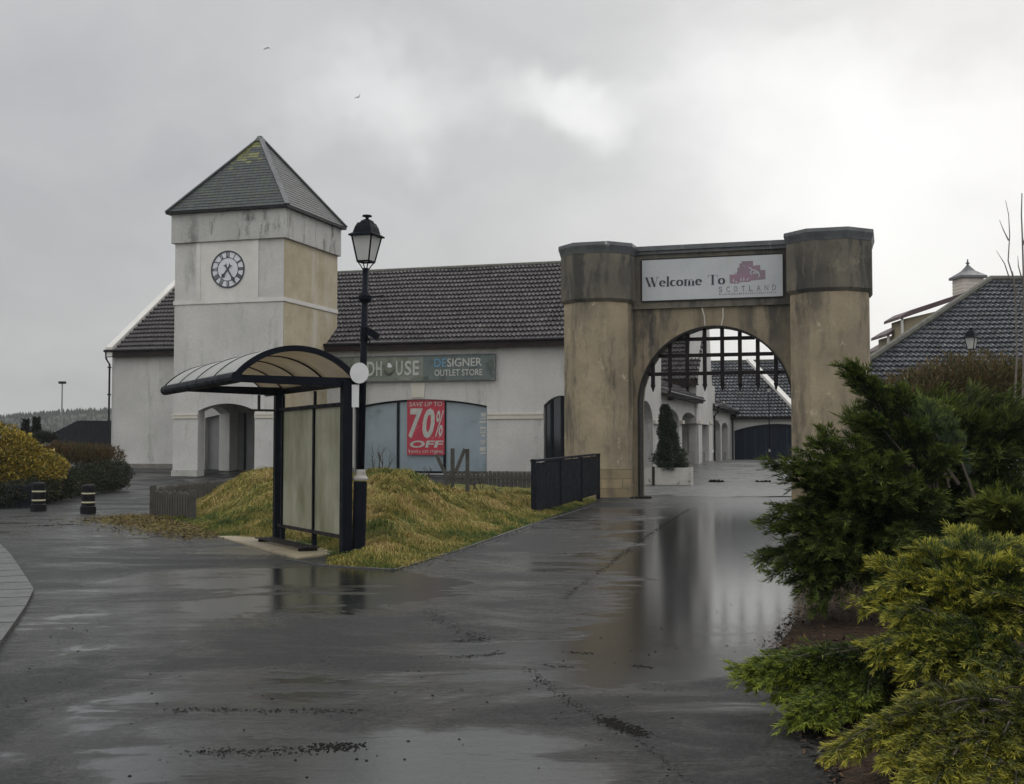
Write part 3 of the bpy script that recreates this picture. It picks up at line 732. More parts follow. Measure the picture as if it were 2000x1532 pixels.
    mb = MB(FA); mb.box((a, -.16, z0), (m_, -.012, z1)); mb.build('board', M['shopsign'], so)
    mb = MB(FA); mb.box((m_ + .004, -.16, z0), (b, -.012, z1)); mb.build('board', M['shopsign_blue'], so)['label'] = 'slate blue right half of the board'
    mb = MB(FA)
    for (p, q) in (((a, -.18, z1), (b, -.18, z1)), ((a, -.18, z0), (b, -.18, z0)), ((b, -.18, z0), (b, -.18, z1)), ((a, -.18, z0), (a, -.18, z1))): mb.bar(p, q, .05, .05)
    mb.build('frame', M['lead'], so)
    H = z1 - z0; Tl = FA @ Matrix.Translation((0, -.175, 0)); zl, zh = z0 + H * .22, z0 + H * .80
    mb = MB()
    xs = lambda px: s_at(px, -.18)
    for ch, p, q in (('D', 716, 731), ('H', 734, 745), ('U', 773, 786), ('S', 790, 803), ('E', 806, 818)):
        text_mb(ch, Tl, xs(p), xs(q), zl, zh, .05, mb=mb, bold=.02)
    mb.build('lettering', M['letter'], so)['label'] = 'pale block letters'
    mb = MB()
    for ch, p, q in (('W', 656, 676), ('O', 679, 693), ('O', 697, 711)): text_mb(ch, Tl, xs(p), xs(q), zl, zh, .05, mb=mb, bold=.02)
    mb.build('lettering', M['shopsign'], so)
    c = Vector((xs(759), -.2, (z0 + z1) / 2)); r = xs(769.5) - xs(759)
    mb = MB(FA); mb.lathe((0, 0, 0), [(r * math.cos(q), r * 1.12 * math.sin(q)) for q in np.linspace(-1.57, 1.57, 13)], 18, sy=.35)
    mb.v = [tuple(Vector(v) + (FA.to_3x3() @ Vector(c))) for v in mb.v]; ball = mb.build('ball', M['ballg'], so, smooth=True)
    mb = MB(FA @ Matrix.Translation(c)); mb.prism([(-r * .1, -.36 * r - .01, r * .25), (r * .62, -.36 * r - .01, r * .12), (r * .75, -.36 * r - .01, r * .45), (r * .35, -.36 * r - .01, r * .95), (r * .0, -.36 * r - .01, r * .98)], (0, .01, 0)); mb.build('highlight', M['white'], ball)
    mb = MB(); text_mb('DE', Tl, xs(848), xs(871), z0 + H * .53, z0 + H * .86, .03, mb=mb, bold=.01); mb.build('lettering', M['letter_blue'], so)['label'] = 'blue first letters of the upper line'
    mb = MB(); text_mb('SIGNER', Tl, xs(873), xs(941), z0 + H * .53, z0 + H * .86, .03, mb=mb, bold=.01)
    text_mb('OUTLET STORE', Tl, xs(848), xs(942), z0 + H * .17, z0 + H * .42, .03, mb=mb, bold=.01); mb.build('lettering', M['letter'], so)['label'] = 'pale capitals in two lines'
    # sale poster in the window
    pa, pb = s_at(795, .1), s_at(868, .1); z0, z1 = z_at(pa, .1, 889), z_at(pa, .1, 781)
    po = thing('sale_poster', Fp((pa + pb) / 2, .1, z0), 'tall faded red sale poster with large white figures in the arched window', 'poster', -TH)
    mb = MB(FA); mb.box((pa, .095, z0), (pb, .105, z1)); mb.build('sheet', M['red'], po)
    H = z1 - z0; W_ = pb - pa; Tp = FA @ Matrix.Translation((0, .088, 0)); X = lambda f: pa + W_ * f; Z = lambda f: z0 + H * f
    mb = MB()
    text_mb('7', Tp, X(.05), X(.38), Z(.30), Z(.84), .008, .12, mb, .03); text_mb('0', Tp, X(.42), X(.74), Z(.30), Z(.84), .008, .12, mb, .03)
    text_mb('%', Tp, X(.77), X(.97), Z(.33), Z(.80), .008, .1, mb, .01); text_mb('OFF', Tp, X(.08), X(.96), Z(.13), Z(.26), .008, .25, mb, .03)
    text_mb("1000's OF ITEMS", Tp, X(.06), X(.96), Z(.035), Z(.085), .008, 0, mb); text_mb('SAVE UP TO', Tp, X(.06), X(.94), Z(.875), Z(.955), .008, .2, mb)
    mb.build('lettering', M['letter'], po)
M['tile_ridge'] = pbr('mossy_ridge_tiles', (.055, .052, .048), (.085, .085, .06), 2, .7, 40, .4, .01)
shop()

# ================================================================== CLOCK TOWER
def tower():
    D0 = -4.9; a, b = s_at(337.5, D0), s_at(551, D0); w = b - a; D1 = D0 + w; th = .62
    t = thing('clock_tower', Fp((a + b) / 2, D0 + w / 2, 0), 'square white clock tower with slate pyramid roof and arched base', 'tower', -TH)
    zc0 = z_at(b, D0, 465); zc1 = z_at(b, D0, 407); zb = z_at(b, D0, 588); zbt = z_at(b, D0, 580)
    o0, o1 = s_at(386, D0), s_at(497, D0); zs = z_at(o0, D0, 803); zr = z_at(o0, D0, 789) - zs
    wall(MB(FA), a, b, 0, zc0 + .05, D0, D0 + th, [(o0, o1, 0, zs, zr, 'seg')]).build('front_wall', M['render'], t, merge=True)
    # side walls: their frame runs front to back
    rs = (o0 - a) + .0
    for s, nm, mt in ((b - th, 'side_wall', M['render_stained']), (a, 'side_wall', M['render'])):
        T = FA @ Matrix(((0, 1, 0, s), (1, 0, 0, D0 + th + .002), (0, 0, 1, 0), (0, 0, 0, 1)))
        o = wall(MB(T), 0, w - 2 * th - .004, 0, zc0 + .05, 0, th, [(rs - th + .25, w - th - rs - .25, 0, zs, zr, 'seg')]).build(nm, mt, t, merge=True)
        if mt is M['render_stained']: o['label'] = 'yellow stained right side wall'
    wall(MB(FA), a, b, 3.6, zc0 + .05, D1 - th, D1, []).build('rear_wall', M['render'], t, merge=True)
    mb = MB(FA); mb.box((a + th, D0 + th, zs + zr + .25), (b - th, D1 - th, zs + zr + .4)); mb.build('ceiling', M['render'], t)
    # stained skin on the corner return so that the right face reads as one
    mb = MB(FA); mb.box((b + .002, D0 + .02, zs + 1), (b + .012, D1 - .01, zc0)); mb.box((b + .002, D0 + .02, .5), (b + .012, D0 + th, zs + .998)); mb.build('stained_skin', M['render_stained'], t)
    # band, trims, clock panel
    pr = .05
    mb = MB(FA); mb.box((a - pr, D0 - pr, zb), (b + pr + .01, D0, zbt)); mb.box((b + .013, D0 + .001, zb), (b + pr + .01, D1, zbt)); mb.box((a - pr, D0 + .001, zb), (a - .001, D1, zbt)); mb.build('band', M['trim'], t)
    p0, p1, p2, p3 = s_at(385, D0, 12), s_at(393.5, D0, 12), s_at(497.5, D0, 12), s_at(506, D0, 12)
    for q0_, q1_ in ((p0, p1), (p2, p3)):
        mb = MB(FA); mb.box((q0_, D0 - .06, zbt + .002), (q1_, D0, zc0)); mb.build('panel_trim', M['trim'], t)
    mb = MB(FA); mb.box((p1 + .002, D0 - .035, zbt + .002), (p2 - .002, D0, zc0)); mb.build('clock_panel', M['trim'], t)
    # cornice box and roof
    q = .15
    mb = MB(FA); mb.box((a - q, D0 - q, zc0), (b + q, D1 + q, zc1)); mb.build('cornice', M['cornice'], t, bevel=.02)
    e = .36; A, B, C, D = (a - e, D0 - e), (b + e, D0 - e), (b + e, D1 + e), (a - e, D1 + e)
    mb = MB(FA); mb.box((a - e, D0 - e, zc1 + .001), (b + e, D1 + e, zc1 + .10)); mb.build('eaves_board', M['gutter'], t)
    apz = P3(508, 268, Fp((a + b) / 2, (D0 + D1) / 2).y).z; ap = Fp((a + b) / 2, (D0 + D1) / 2, apz); z = zc1 + .12
    pts = [Fp(x, y, z) for x, y in (A, B, C, D)]
    def moss(x, t0, c, r):
        k = max(0, 1 - abs(x - .45) * 3.2) * max(0, min(1, (t0 - .50) / .25))
        if r.random() < k * .75: kk = r.uniform(.5, 1.1); return (.12 * kk, .125 * kk, .035 * kk)
        if r.random() < .22: return (.026, .038, .025)
        return c
    base = (.020, .027, .026)
    for k in range(4):
        p, q_ = pts[k], pts[(k + 1) % 4]
        mb = slates(p, q_, ap, 26, .30, base, moss if k == 0 else None, seed=k); r = mb.build('roof_slope', M['slate'], t, colors=True)
    mb = MB(); zz = Vector((0, 0, -.03)); mb.add([tuple(p + zz) for p in pts] + [tuple(ap + zz)], [(0, 1, 4), (1, 2, 4), (2, 3, 4), (3, 0, 4), (3, 2, 1, 0)]); mb.build('roof_deck', M['fascia'], t)
    for k in range(4):
        mb = MB(); mb.bar(pts[k] + Vector((0, 0, .02)), ap + Vector((0, 0, .02)), .26, .07); mb.build('hip_capping', M['lead'], t)
    mb = MB(); mb.lathe((ap.x, ap.y, ap.z - .25), [(.3, 0), (.2, .18), (.06, .3)], 8); mb.build('apex_cap', M['lead'], t)
    # plinth and string mouldings on the piers
    zsm = z_at(a, D0, 818)
    for s0, s1 in ((a, o0), (o1, b)):
        mb = MB(FA); mb.box((s0 - (.05 if s0 == a else 0), D0 - .05, zsm), (s1 + (.05 if s1 == b else 0.0), D0 - .001, zsm + .2)); mb.box((s0 - (.08 if s0 == a else 0), D0 - .08, zsm + .15), (s1 + (.08 if s1 == b else 0.0), D0 - .0012, zsm + .21)); mb.build('string_moulding', M['cream'], t)
        mb = MB(FA); mb.box((s0 - (.05 if s0 == a else 0), D0 - .045, 0), (s1 + (.05 if s1 == b else .0), D0 - .0015, g(56) + .5)); mb.build('plinth', M['plinth_white'], t)
    # clock
    cs, cz = s_at(445, D0 - .05, 10), z_at(s_at(445, D0), D0, 526.5); rad = z_at(cs, D0, 490) - cz
    Tc = FA @ Matrix.Translation((cs, D0 - .05, cz)) @ Matrix.Rotation(R(90), 4, 'X')     # local x right, y up, z towards the viewer
    def ring(r0, r1, z0, z1, n=64):
        mb = MB(Tc)
        for i in range(n):
            q0, q1 = 2 * math.pi * i / n, 2 * math.pi * (i + 1) / n
            P = lambda r, q, z: (r * math.cos(q), r * math.sin(q), z)
            mb.loft([[P(r0, q0, z0), P(r1, q0, z0), P(r1, q0, z1), P(r0, q0, z1)], [P(r0, q1, z0), P(r1, q1, z0), P(r1, q1, z1), P(r0, q1, z1)]], cap=False)
        return mb
    mb = MB(Tc); mb.prism([(rad * 1.01 * math.cos(q), rad * 1.01 * math.sin(q), -.03) for q in np.linspace(0, 2 * math.pi, 49)[:-1]], (0, 0, .035)); clock = mb.build('clock', M['clockwhite'], t)
    ring(rad * .925, rad * 1.0, .003, .03).build('outer_ring', M['ink'], clock, merge=True)
    ring(rad * .60, rad * .635, .003, .02).build('inner_ring', M['ink'], clock, merge=True)
    num = ['XII', 'I', 'II', 'III', 'IIII', 'V', 'VI', 'VII', 'VIII', 'IX', 'X', 'XI']
    mb = MB()
    for k, s_ in enumerate(num):
        ang = -k * math.pi / 6; Tn = Tc @ Matrix.Rotation(ang, 4, 'Z')
        wd = {'I': .05, 'II': .12, 'III': .17, 'IIII': .22, 'V': .13, 'VI': .17, 'VII': .22, 'VIII': .26, 'IX': .18, 'X': .14, 'XI': .18, 'XII': .22}[s_] * rad
        x = -wd / 2; m2 = MB(Tn); y0, y1 = rad * .635, rad * .925
        def st(xa, ya, xb, yb, ww): m2.bar((xa, ya, .008), (xb, yb, .008), ww, .008, up=(0, 0, 1))
        n_ = len(s_); cw = wd / n_
        for i, ch in enumerate(s_):
            c0 = -wd / 2 + cw * (i + .5)
            if ch == 'I': st(c0, y0, c0, y1, rad * .045)
            elif ch == 'V': st(c0 - cw * .45, y1, c0, y0, rad * .045); st(c0 + cw * .45, y1, c0, y0, rad * .02)
            else: st(c0 - cw * .45, y1, c0 + cw * .45, y0, rad * .045); st(c0 + cw * .45, y1, c0 - cw * .45, y0, rad * .02)
        mb.v += m2.v; n0 = len(mb.v) - len(m2.v); mb.f += [tuple(n0 + i for i in f) for f in m2.f]; mb.c += m2.c; mb.mi += m2.mi
    mb.build('numerals', M['ink'], clock)
    def hand(ang, ln, tail, wd, nm):
        Tn = Tc @ Matrix.Rotation(ang, 4, 'Z'); mb = MB(Tn); z = .045
        mb.prism([(-wd * .3, -tail * .55, z), (-wd * 1.0, -tail, z), (0, -tail * .82, z), (wd * 1.0, -tail, z), (wd * .3, -tail * .55, z), (wd * .32, ln * .55, z), (wd * .95, ln * .72, z), (0, ln, z), (-wd * .95, ln * .72, z), (-wd * .32, ln * .55, z)], (0, 0, .012))
        mb.build(nm, M['ink'], clock)
    hand(R(-148), rad * .86, rad * .32, rad * .11, 'minute_hand'); hand(R(142), rad * .58, rad * .32, rad * .12, 'hour_hand')
M['plinth_white'] = pbr('weathered_white_plinth', (.44, .43, .40), (.30, .295, .27), 1.2, .85, 50, .5, .01, stains=(1.5, .55, .7, (.20, .20, .18)))
tower()

# ================================================================== GATEWAY
GL = Vector((2.98, 40.9, 0)); GS = 7.42
GA = Matrix.Translation(GL) @ Matrix.Rotation(-TH, 4, 'Z')
def gate():
    t = thing('stone_gateway', GL + U * GS / 2, 'tan castle style gateway with two octagonal pillars and a round arch', 'gateway', -TH)
    zt, zcb, zcap = 8.24, 6.33, 7.98
    def octo(c, fr, ch, side, grow=0.0):
        h, k = fr / 2, ch / math.sqrt(2); x1, y1 = h + k + grow, side / 2 + k + grow; h += grow * .41; s2 = side / 2 + grow * .41
        return [(c - h, -y1), (c + h, -y1), (c + x1, -s2), (c + x1, s2), (c + h, y1), (c - h, y1), (c - x1, s2), (c - x1, -s2)]
    def pillar(c, fr, ch, sd, dz):
        P = lambda ring, z: [(x, y, z) for x, y in ring]
        mb = MB(GA); mb.loft([P(octo(c, fr, ch, sd), 0), P(octo(c, fr, ch, sd), zcb + dz)]); mb.build('pillar', M['stone'], t)
        mb = MB(GA); mb.loft([P(octo(c, fr, ch, sd, .02), 0), P(octo(c, fr, ch, sd, .02), .92)]); mb.build('pillar_base', M['stone_block'], t)
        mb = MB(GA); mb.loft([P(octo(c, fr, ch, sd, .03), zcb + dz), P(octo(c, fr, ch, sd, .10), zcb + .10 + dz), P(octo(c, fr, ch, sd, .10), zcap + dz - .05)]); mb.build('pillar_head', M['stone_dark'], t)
        mb = MB(GA); mb.loft([P(octo(c, fr, ch, sd, .11), zcap - .08 + dz), P(octo(c, fr, ch, sd, .13), zcap + .0 + dz), P(octo(c, fr, ch, sd, .18), zcap + .16 + dz), P(octo(c, fr, ch, sd, .17), zt + .01 + dz), P(octo(c, fr, ch, sd, -.3), zt + .09 + dz)]); mb.build('lead_cap', M['lead'], t)
    pillar(0, 1.0, .8, 1.6, 0); pillar(GS, 1.1, .89, 1.6, .06)
    ca, cb = 1.066, GS - 1.18                           # wall between the pillars
    f, bk = .05, 1.05
    def gx(px, d, z=4):
        xn = (px - 1000) / 2400; X0, Y0 = GL.x + d * V.x, GL.y + d * V.y
        return (xn * (Y0 * CP + (z - 1.6) * SP) - X0) / (U.x - xn * U.y * CP)
    o0, o1 = gx(1246, f), gx(1549, f); rad = (o1 - o0) / 2; zc_ = P3(1397, 636, GL.y + (o0 + o1) / 2 * U.y + f * V.y).z; spring = zc_ - rad; ztop = 7.95
    wall(MB(GA), ca - .3, cb + .3, 0, ztop, f, bk, [(o0, o1, 0, spring, rad, 'round')]).build('arch_wall', M['stone_arch'], t, merge=True)
    # panel surround and capping
    x0, x1 = ca + .08, cb - .08; z0, z1 = 6.28, 8.0
    mb = MB(GA); mb.box((ca - .2, f - .14, z1 - .02), (cb + .2, bk + .14, z1 + .09)); mb.box((ca - .2, f - .22, z1 + .091), (cb + .2, bk + .22, z1 + .24)); mb.build('lead_cap', M['lead'], t)
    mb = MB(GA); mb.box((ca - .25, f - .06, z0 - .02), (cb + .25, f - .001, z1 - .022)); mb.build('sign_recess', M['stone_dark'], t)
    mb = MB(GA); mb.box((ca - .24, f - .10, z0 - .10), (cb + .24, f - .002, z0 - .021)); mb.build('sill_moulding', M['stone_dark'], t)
    # dark metal lining of the arch
    mb = MB(GA); cx = (o0 + o1) / 2; r1, r0 = rad - .003, rad - .06
    path = [(-1, 0), (-1, spring)] ; rings = []
    for k in range(0, 33):
        q = math.pi - math.pi * k / 32; rings.append((q, ))
    secs = [[(o0 + .003, f - .05, 0), (o0 + .06, f - .05, 0), (o0 + .06, .6, 0), (o0 + .003, .6, 0)]]
    for (q,) in rings:
        secs.append([(cx + r1 * math.cos(q), f - .05, spring + r1 * math.sin(q)), (cx + r0 * math.cos(q), f - .05, spring + r0 * math.sin(q)), (cx + r0 * math.cos(q), .6, spring + r0 * math.sin(q)), (cx + r1 * math.cos(q), .6, spring + r1 * math.sin(q))])
    secs.append([(o1 - .003, f - .05, 0), (o1 - .06, f - .05, 0), (o1 - .06, .6, 0), (o1 - .003, .6, 0)])
    mb.loft(secs); mb.build('arch_lining', M['black_dull'], t)
    # portcullis
    arcz = lambda x: spring + math.sqrt(max(0, rad * rad - (x - cx) ** 2))
    hb = MB(GA); zz = [P3(1397, y, 39.8).z for y in (660, 692, 728)]
    for z in zz:
        hw = math.sqrt(max(0, rad ** 2 - max(0, z - spring) ** 2)) - .08; hb.box((cx - hw, .34, z - .06), (cx + hw, .40, z + .06))
    pc = hb.build('portcullis', M['rust'], t)
    for k in range(8):
        x = cx + (k - 3.5) * .572 - .05; zt_ = arcz(x) - .04; zb = zz[2] - .36; w_ = .062
        mb = MB(GA); mb.box((x - w_, .265, zb), (x + w_, .335, zt_)); mb.loft([[(x - w_ * 1.3, .25, zb + .001), (x + w_ * 1.3, .25, zb + .001), (x + w_ * 1.3, .35, zb + .001), (x - w_ * 1.3, .35, zb + .001)], [(x - .008, .295, zb - .24), (x + .008, .295, zb - .24), (x + .008, .305, zb - .24), (x - .008, .305, zb - .24)]])
        mb.build('bar', M['rust'], pc)
    for px0, px1 in ((1371, 1377), (1412, 1409)):
        p = P3(px0, 602, 39.72 - (px0 - 1390) * .004); q = P3(px1, 636, 39.72 - (px0 - 1390) * .004); mb = MB(); mb.tube([p, p.lerp(q, .5) + Vector((.03, 0, 0)), q], .022, 6)
        o = mb.build('rope', M['rope'], origin=p); setp(o, 'pale rope hanging over the arch, ' + ('left one of the pair' if px0 < 1400 else 'right one of the pair'), 'rope', 'ropes over the gateway arch')
    # welcome sign
    a0, a1 = ca + .10, cb - .10
    def sx(px): # along the gate front
        xn = (px - 1000) / 2400; d = f - .09; X0, Y0 = GL.x + d * V.x, GL.y + d * V.y
        return (xn * (Y0 * CP + 5.4 * SP) - X0) / (U.x - xn * U.y * CP)
    def sz(s, py): return P3(1000, py, GL.y + s * U.y + (f - .09) * V.y).z
    a0, a1 = sx(1254), sx(1529); b0 = sz(a1, 578.5); b1 = sz(a1, 496.5)
    so = thing('welcome_sign', GA @ Vector(((a0 + a1) / 2, f - .065, b0)), 'white rectangular welcome sign with black serif words above the arch', 'sign', -TH)
    mb = MB(GA); mb.box((a0, f - .095, b0), (a1, f - .062, b1)); mb.build('board', M['signboard'], so)
    mb = MB(GA)
    for p, q in (((a0, f - .08, b1 + .02), (a1, f - .08, b1 + .02)), ((a0, f - .08, b0 - .025), (a1, f - .08, b0 - .025)), ((a0 - .02, f - .08, b0), (a0 - .02, f - .08, b1)), ((a1 + .02, f - .08, b0), (a1 + .02, f - .08, b1))): mb.bar(p, q, .05, .035)
    mb.build('frame', M['black_dull'], so)
    W_, H_ = a1 - a0, b1 - b0
    def serif(mb, word, x0, x1, zb, cap):
        """broad nib letters: thick uprights, hairline bows, flat serifs"""
        G = {}
        xh = .64
        def bowl(cx_, cy, rx, ry, a_, b_, n=14): return [(cx_ + rx * math.cos(a_ + (b_ - a_) * i / n), cy + ry * math.sin(a_ + (b_ - a_) * i / n)) for i in range(n + 1)]
        pi = math.pi
        G['W'] = (1.25, [[(.12, 1), (.42, .02)], ], [[(.42, .02), (.66, .95)]], [[(.58, 1), (.84, .02)]], [[(.84, .02), (1.10, 1)]], [(.0, .28, 1), (.98, 1.22, 1), (.5, .7, 1)])
        G['e'] = (.58, [bowl(.28, xh / 2, .20, xh / 2 - .02, 0.05, 1.75 * pi)], [[(.1, xh * .55), (.48, xh * .55)]], [], [], [])
        G['l'] = (.36, [[(.17, .0), (.17, 1.02)]], [], [], [], [(.04, .3, 0), (.06, .17, 1.02)])
        G['c'] = (.54, [bowl(.28, xh / 2, .20, xh / 2 - .02, .3 * pi, 1.7 * pi)], [], [], [], [])
        G['o'] = (.62, [bowl(.3, xh / 2, .22, xh / 2 - .02, 0, 2 * pi, 20)], [], [], [], [])
        G['m'] = (1.02, [[(.17, 0), (.17, xh)], [(.50, 0), (.50, xh * .7)], [(.83, 0), (.83, xh * .7)]], [bowl(.34, xh * .7, .16, xh * .28, pi, 0), bowl(.67, xh * .7, .16, xh * .28, pi, 0)], [], [], [(.04, .3, 0), (.38, .62, 0), (.7, .96, 0), (.05, .17, xh)])
        G['T'] = (.86, [[(.42, 0), (.42, 1)]], [[(.04, .98), (.8, .98)], [(.05, .98), (.03, .74)], [(.79, .98), (.81, .74)]], [], [], [(.26, .58, 0)])
        G[' '] = (.34, [], [], [], [], [])
        tot = sum(G[c][0] for c in word); sc = (x1 - x0) / tot; x = x0; k = 0
        nib = (.18, .035)
        for ch in word:
            gl = G[ch]
            strokes = [(s, nib) for s in gl[1]] + [(s, (.03, .03)) for s in gl[2]]
            if len(gl[3]): strokes += [(s, nib) for s in gl[3]]
            if len(gl[4]): strokes += [(s, (.03, .03)) for s in gl[4]]
            strokes += [([(q[0], q[2]), (q[1], q[2])], (.02, .035)) for q in gl[5]]
            for s, (nw, nh) in strokes:
                for (xa, ya), (xb, yb) in zip(s[:-1], s[1:]):
                    pts = [(px + dx * nw / 2, py + dy * nh / 2) for px, py in ((xa, ya), (xb, yb)) for dx in (-1, 1) for dy in (-1, 1)]
                    pts = sorted(set(pts)); 
                    def half(pp):
                        h = []
                        for p in pp:
                            while len(h) > 1 and (h[-1][0] - h[-2][0]) * (p[1] - h[-2][1]) - (h[-1][1] - h[-2][1]) * (p[0] - h[-2][0]) <= 0: h.pop()
                            h.append(p)
                        return h
                    hull = half(pts)[:-1] + half(pts[::-1])[:-1]; k += 1
                    y = f - .099 - .0004 * (k % 17)
                    mb.prism([(x + px * sc, y, zb + py * cap) for px, py in hull], (0, .003 + .0004 * (k % 17), 0))
            x += gl[0] * sc
    # the baseline climbs a touch with the board in perspective only; on the board it is level
    mb = MB(GA); zb = b0 + H_ * .335; serif(mb, 'Welcome', a0 + W_ * .022, a0 + W_ * .435, zb, H_ * .235); serif(mb, 'To', a0 + W_ * .475, a0 + W_ * .60, zb, H_ * .235)
    mb.build('lettering', M['ink'], so)['label'] = 'black serif words'
    Ts = GA @ Matrix.Translation((0, f - .101, 0)); X = lambda q: a0 + W_ * q; Z = lambda q: b0 + H_ * q
    mb = MB()
    for i, ch in enumerate('SCOTLAND'):
        c = .565 + .0535 * i; text_mb(ch, Ts, X(c - .013), X(c + .013), Z(.15), Z(.28), .008, mb=mb)
    mb.build('lettering', M['inkgrey'], so)['label'] = 'grey spaced capitals under the emblem'
    mb = MB(GA); x = .555; rng = random.Random(2)
    while x < .955:
        w_ = rng.uniform(.003, .008); mb.box((X(x), f - .100, Z(.075)), (X(x + w_), f - .0955, Z(.075 + rng.uniform(.02, .045)))); x += w_ + rng.uniform(.004, .012)
    mb.build('fine_print', M['inkgrey'], so)
    sk = [(.63, .35), (.63, .56), (.665, .56), (.665, .61), (.685, .61), (.685, .72), (.70, .72), (.70, .82), (.715, .82), (.715, .87), (.795, .87), (.795, .75), (.81, .75), (.81, .76), (.845, .76), (.845, .64), (.88, .64), (.88, .42), (.78, .40), (.77, .37), (.70, .37), (.69, .34)]
    mb = MB(GA); mb.prism([(X(x), f - .1005, Z(z)) for x, z in sk], (0, .005, 0)); em = mb.build('emblem', M['mauve'], so)
    mb = MB(GA)
    for pp in ([(.765, .72), (.79, .66), (.83, .60), (.815, .55)], [(.79, .66), (.775, .60), (.785, .54)], [(.83, .60), (.84, .52), (.83, .47)], [(.71, .46), (.71, .39)], [(.73, .47), (.73, .39)], [(.66, .45), (.655, .38)], [(.755, .45), (.755, .40)]):
        for (xa, za), (xb, zb_) in zip(pp[:-1], pp[1:]): mb.bar((X(xa), f - .1035, Z(za)), (X(xb), f - .1035, Z(zb_)), .03, .004, up=(0, 1, 0))
    mb.build('emblem_lines', M['signboard'], em)
M['stone_arch'] = pbr('arch_render', (.28, .23, .15), (.20, .165, .11), .55, .85, 45, .6, .012, streak=((.045, .042, .036), .42, .60, 1.5), stains=(1.3, .62, .70, (.36, .30, .20)))
def block_mat():
    m, nt, b = new_mat('tan_block_base'); co = objco(nt)
    br = nt.nodes.new('ShaderNodeTexBrick'); nt.links.new(mapping(nt, co, (1, 1, 1), rot=(R(90), 0, 0)), br.inputs['Vector'])
    br.inputs['Scale'].default_value = 1; br.inputs['Brick Width'].default_value = .62; br.inputs['Row Height'].default_value = .3; br.inputs['Mortar Size'].default_value = .008
    br.inputs['Color1'].default_value = (.30, .235, .14, 1); br.inputs['Color2'].default_value = (.22, .17, .10, 1); br.inputs['Mortar'].default_value = (.10, .085, .06, 1)
    c = mixc(nt, maprange(nt, noise(nt, 2, co, 6), .45, .7, 0, .8), br.outputs['Color'], (.12, .10, .07)); nt.links.new(c, b.inputs['Base Color']); b.inputs['Roughness'].default_value = .85
    bump(nt, b, noise(nt, 45, co), .4, .01); return m
M['stone_block'] = block_mat()
M['rust'] = pbr('rusty_dark_iron', (.018, .012, .012), (.009, .008, .010), 3, .6, 50, .3, .004, spec=.1)
gate()
PAVE()

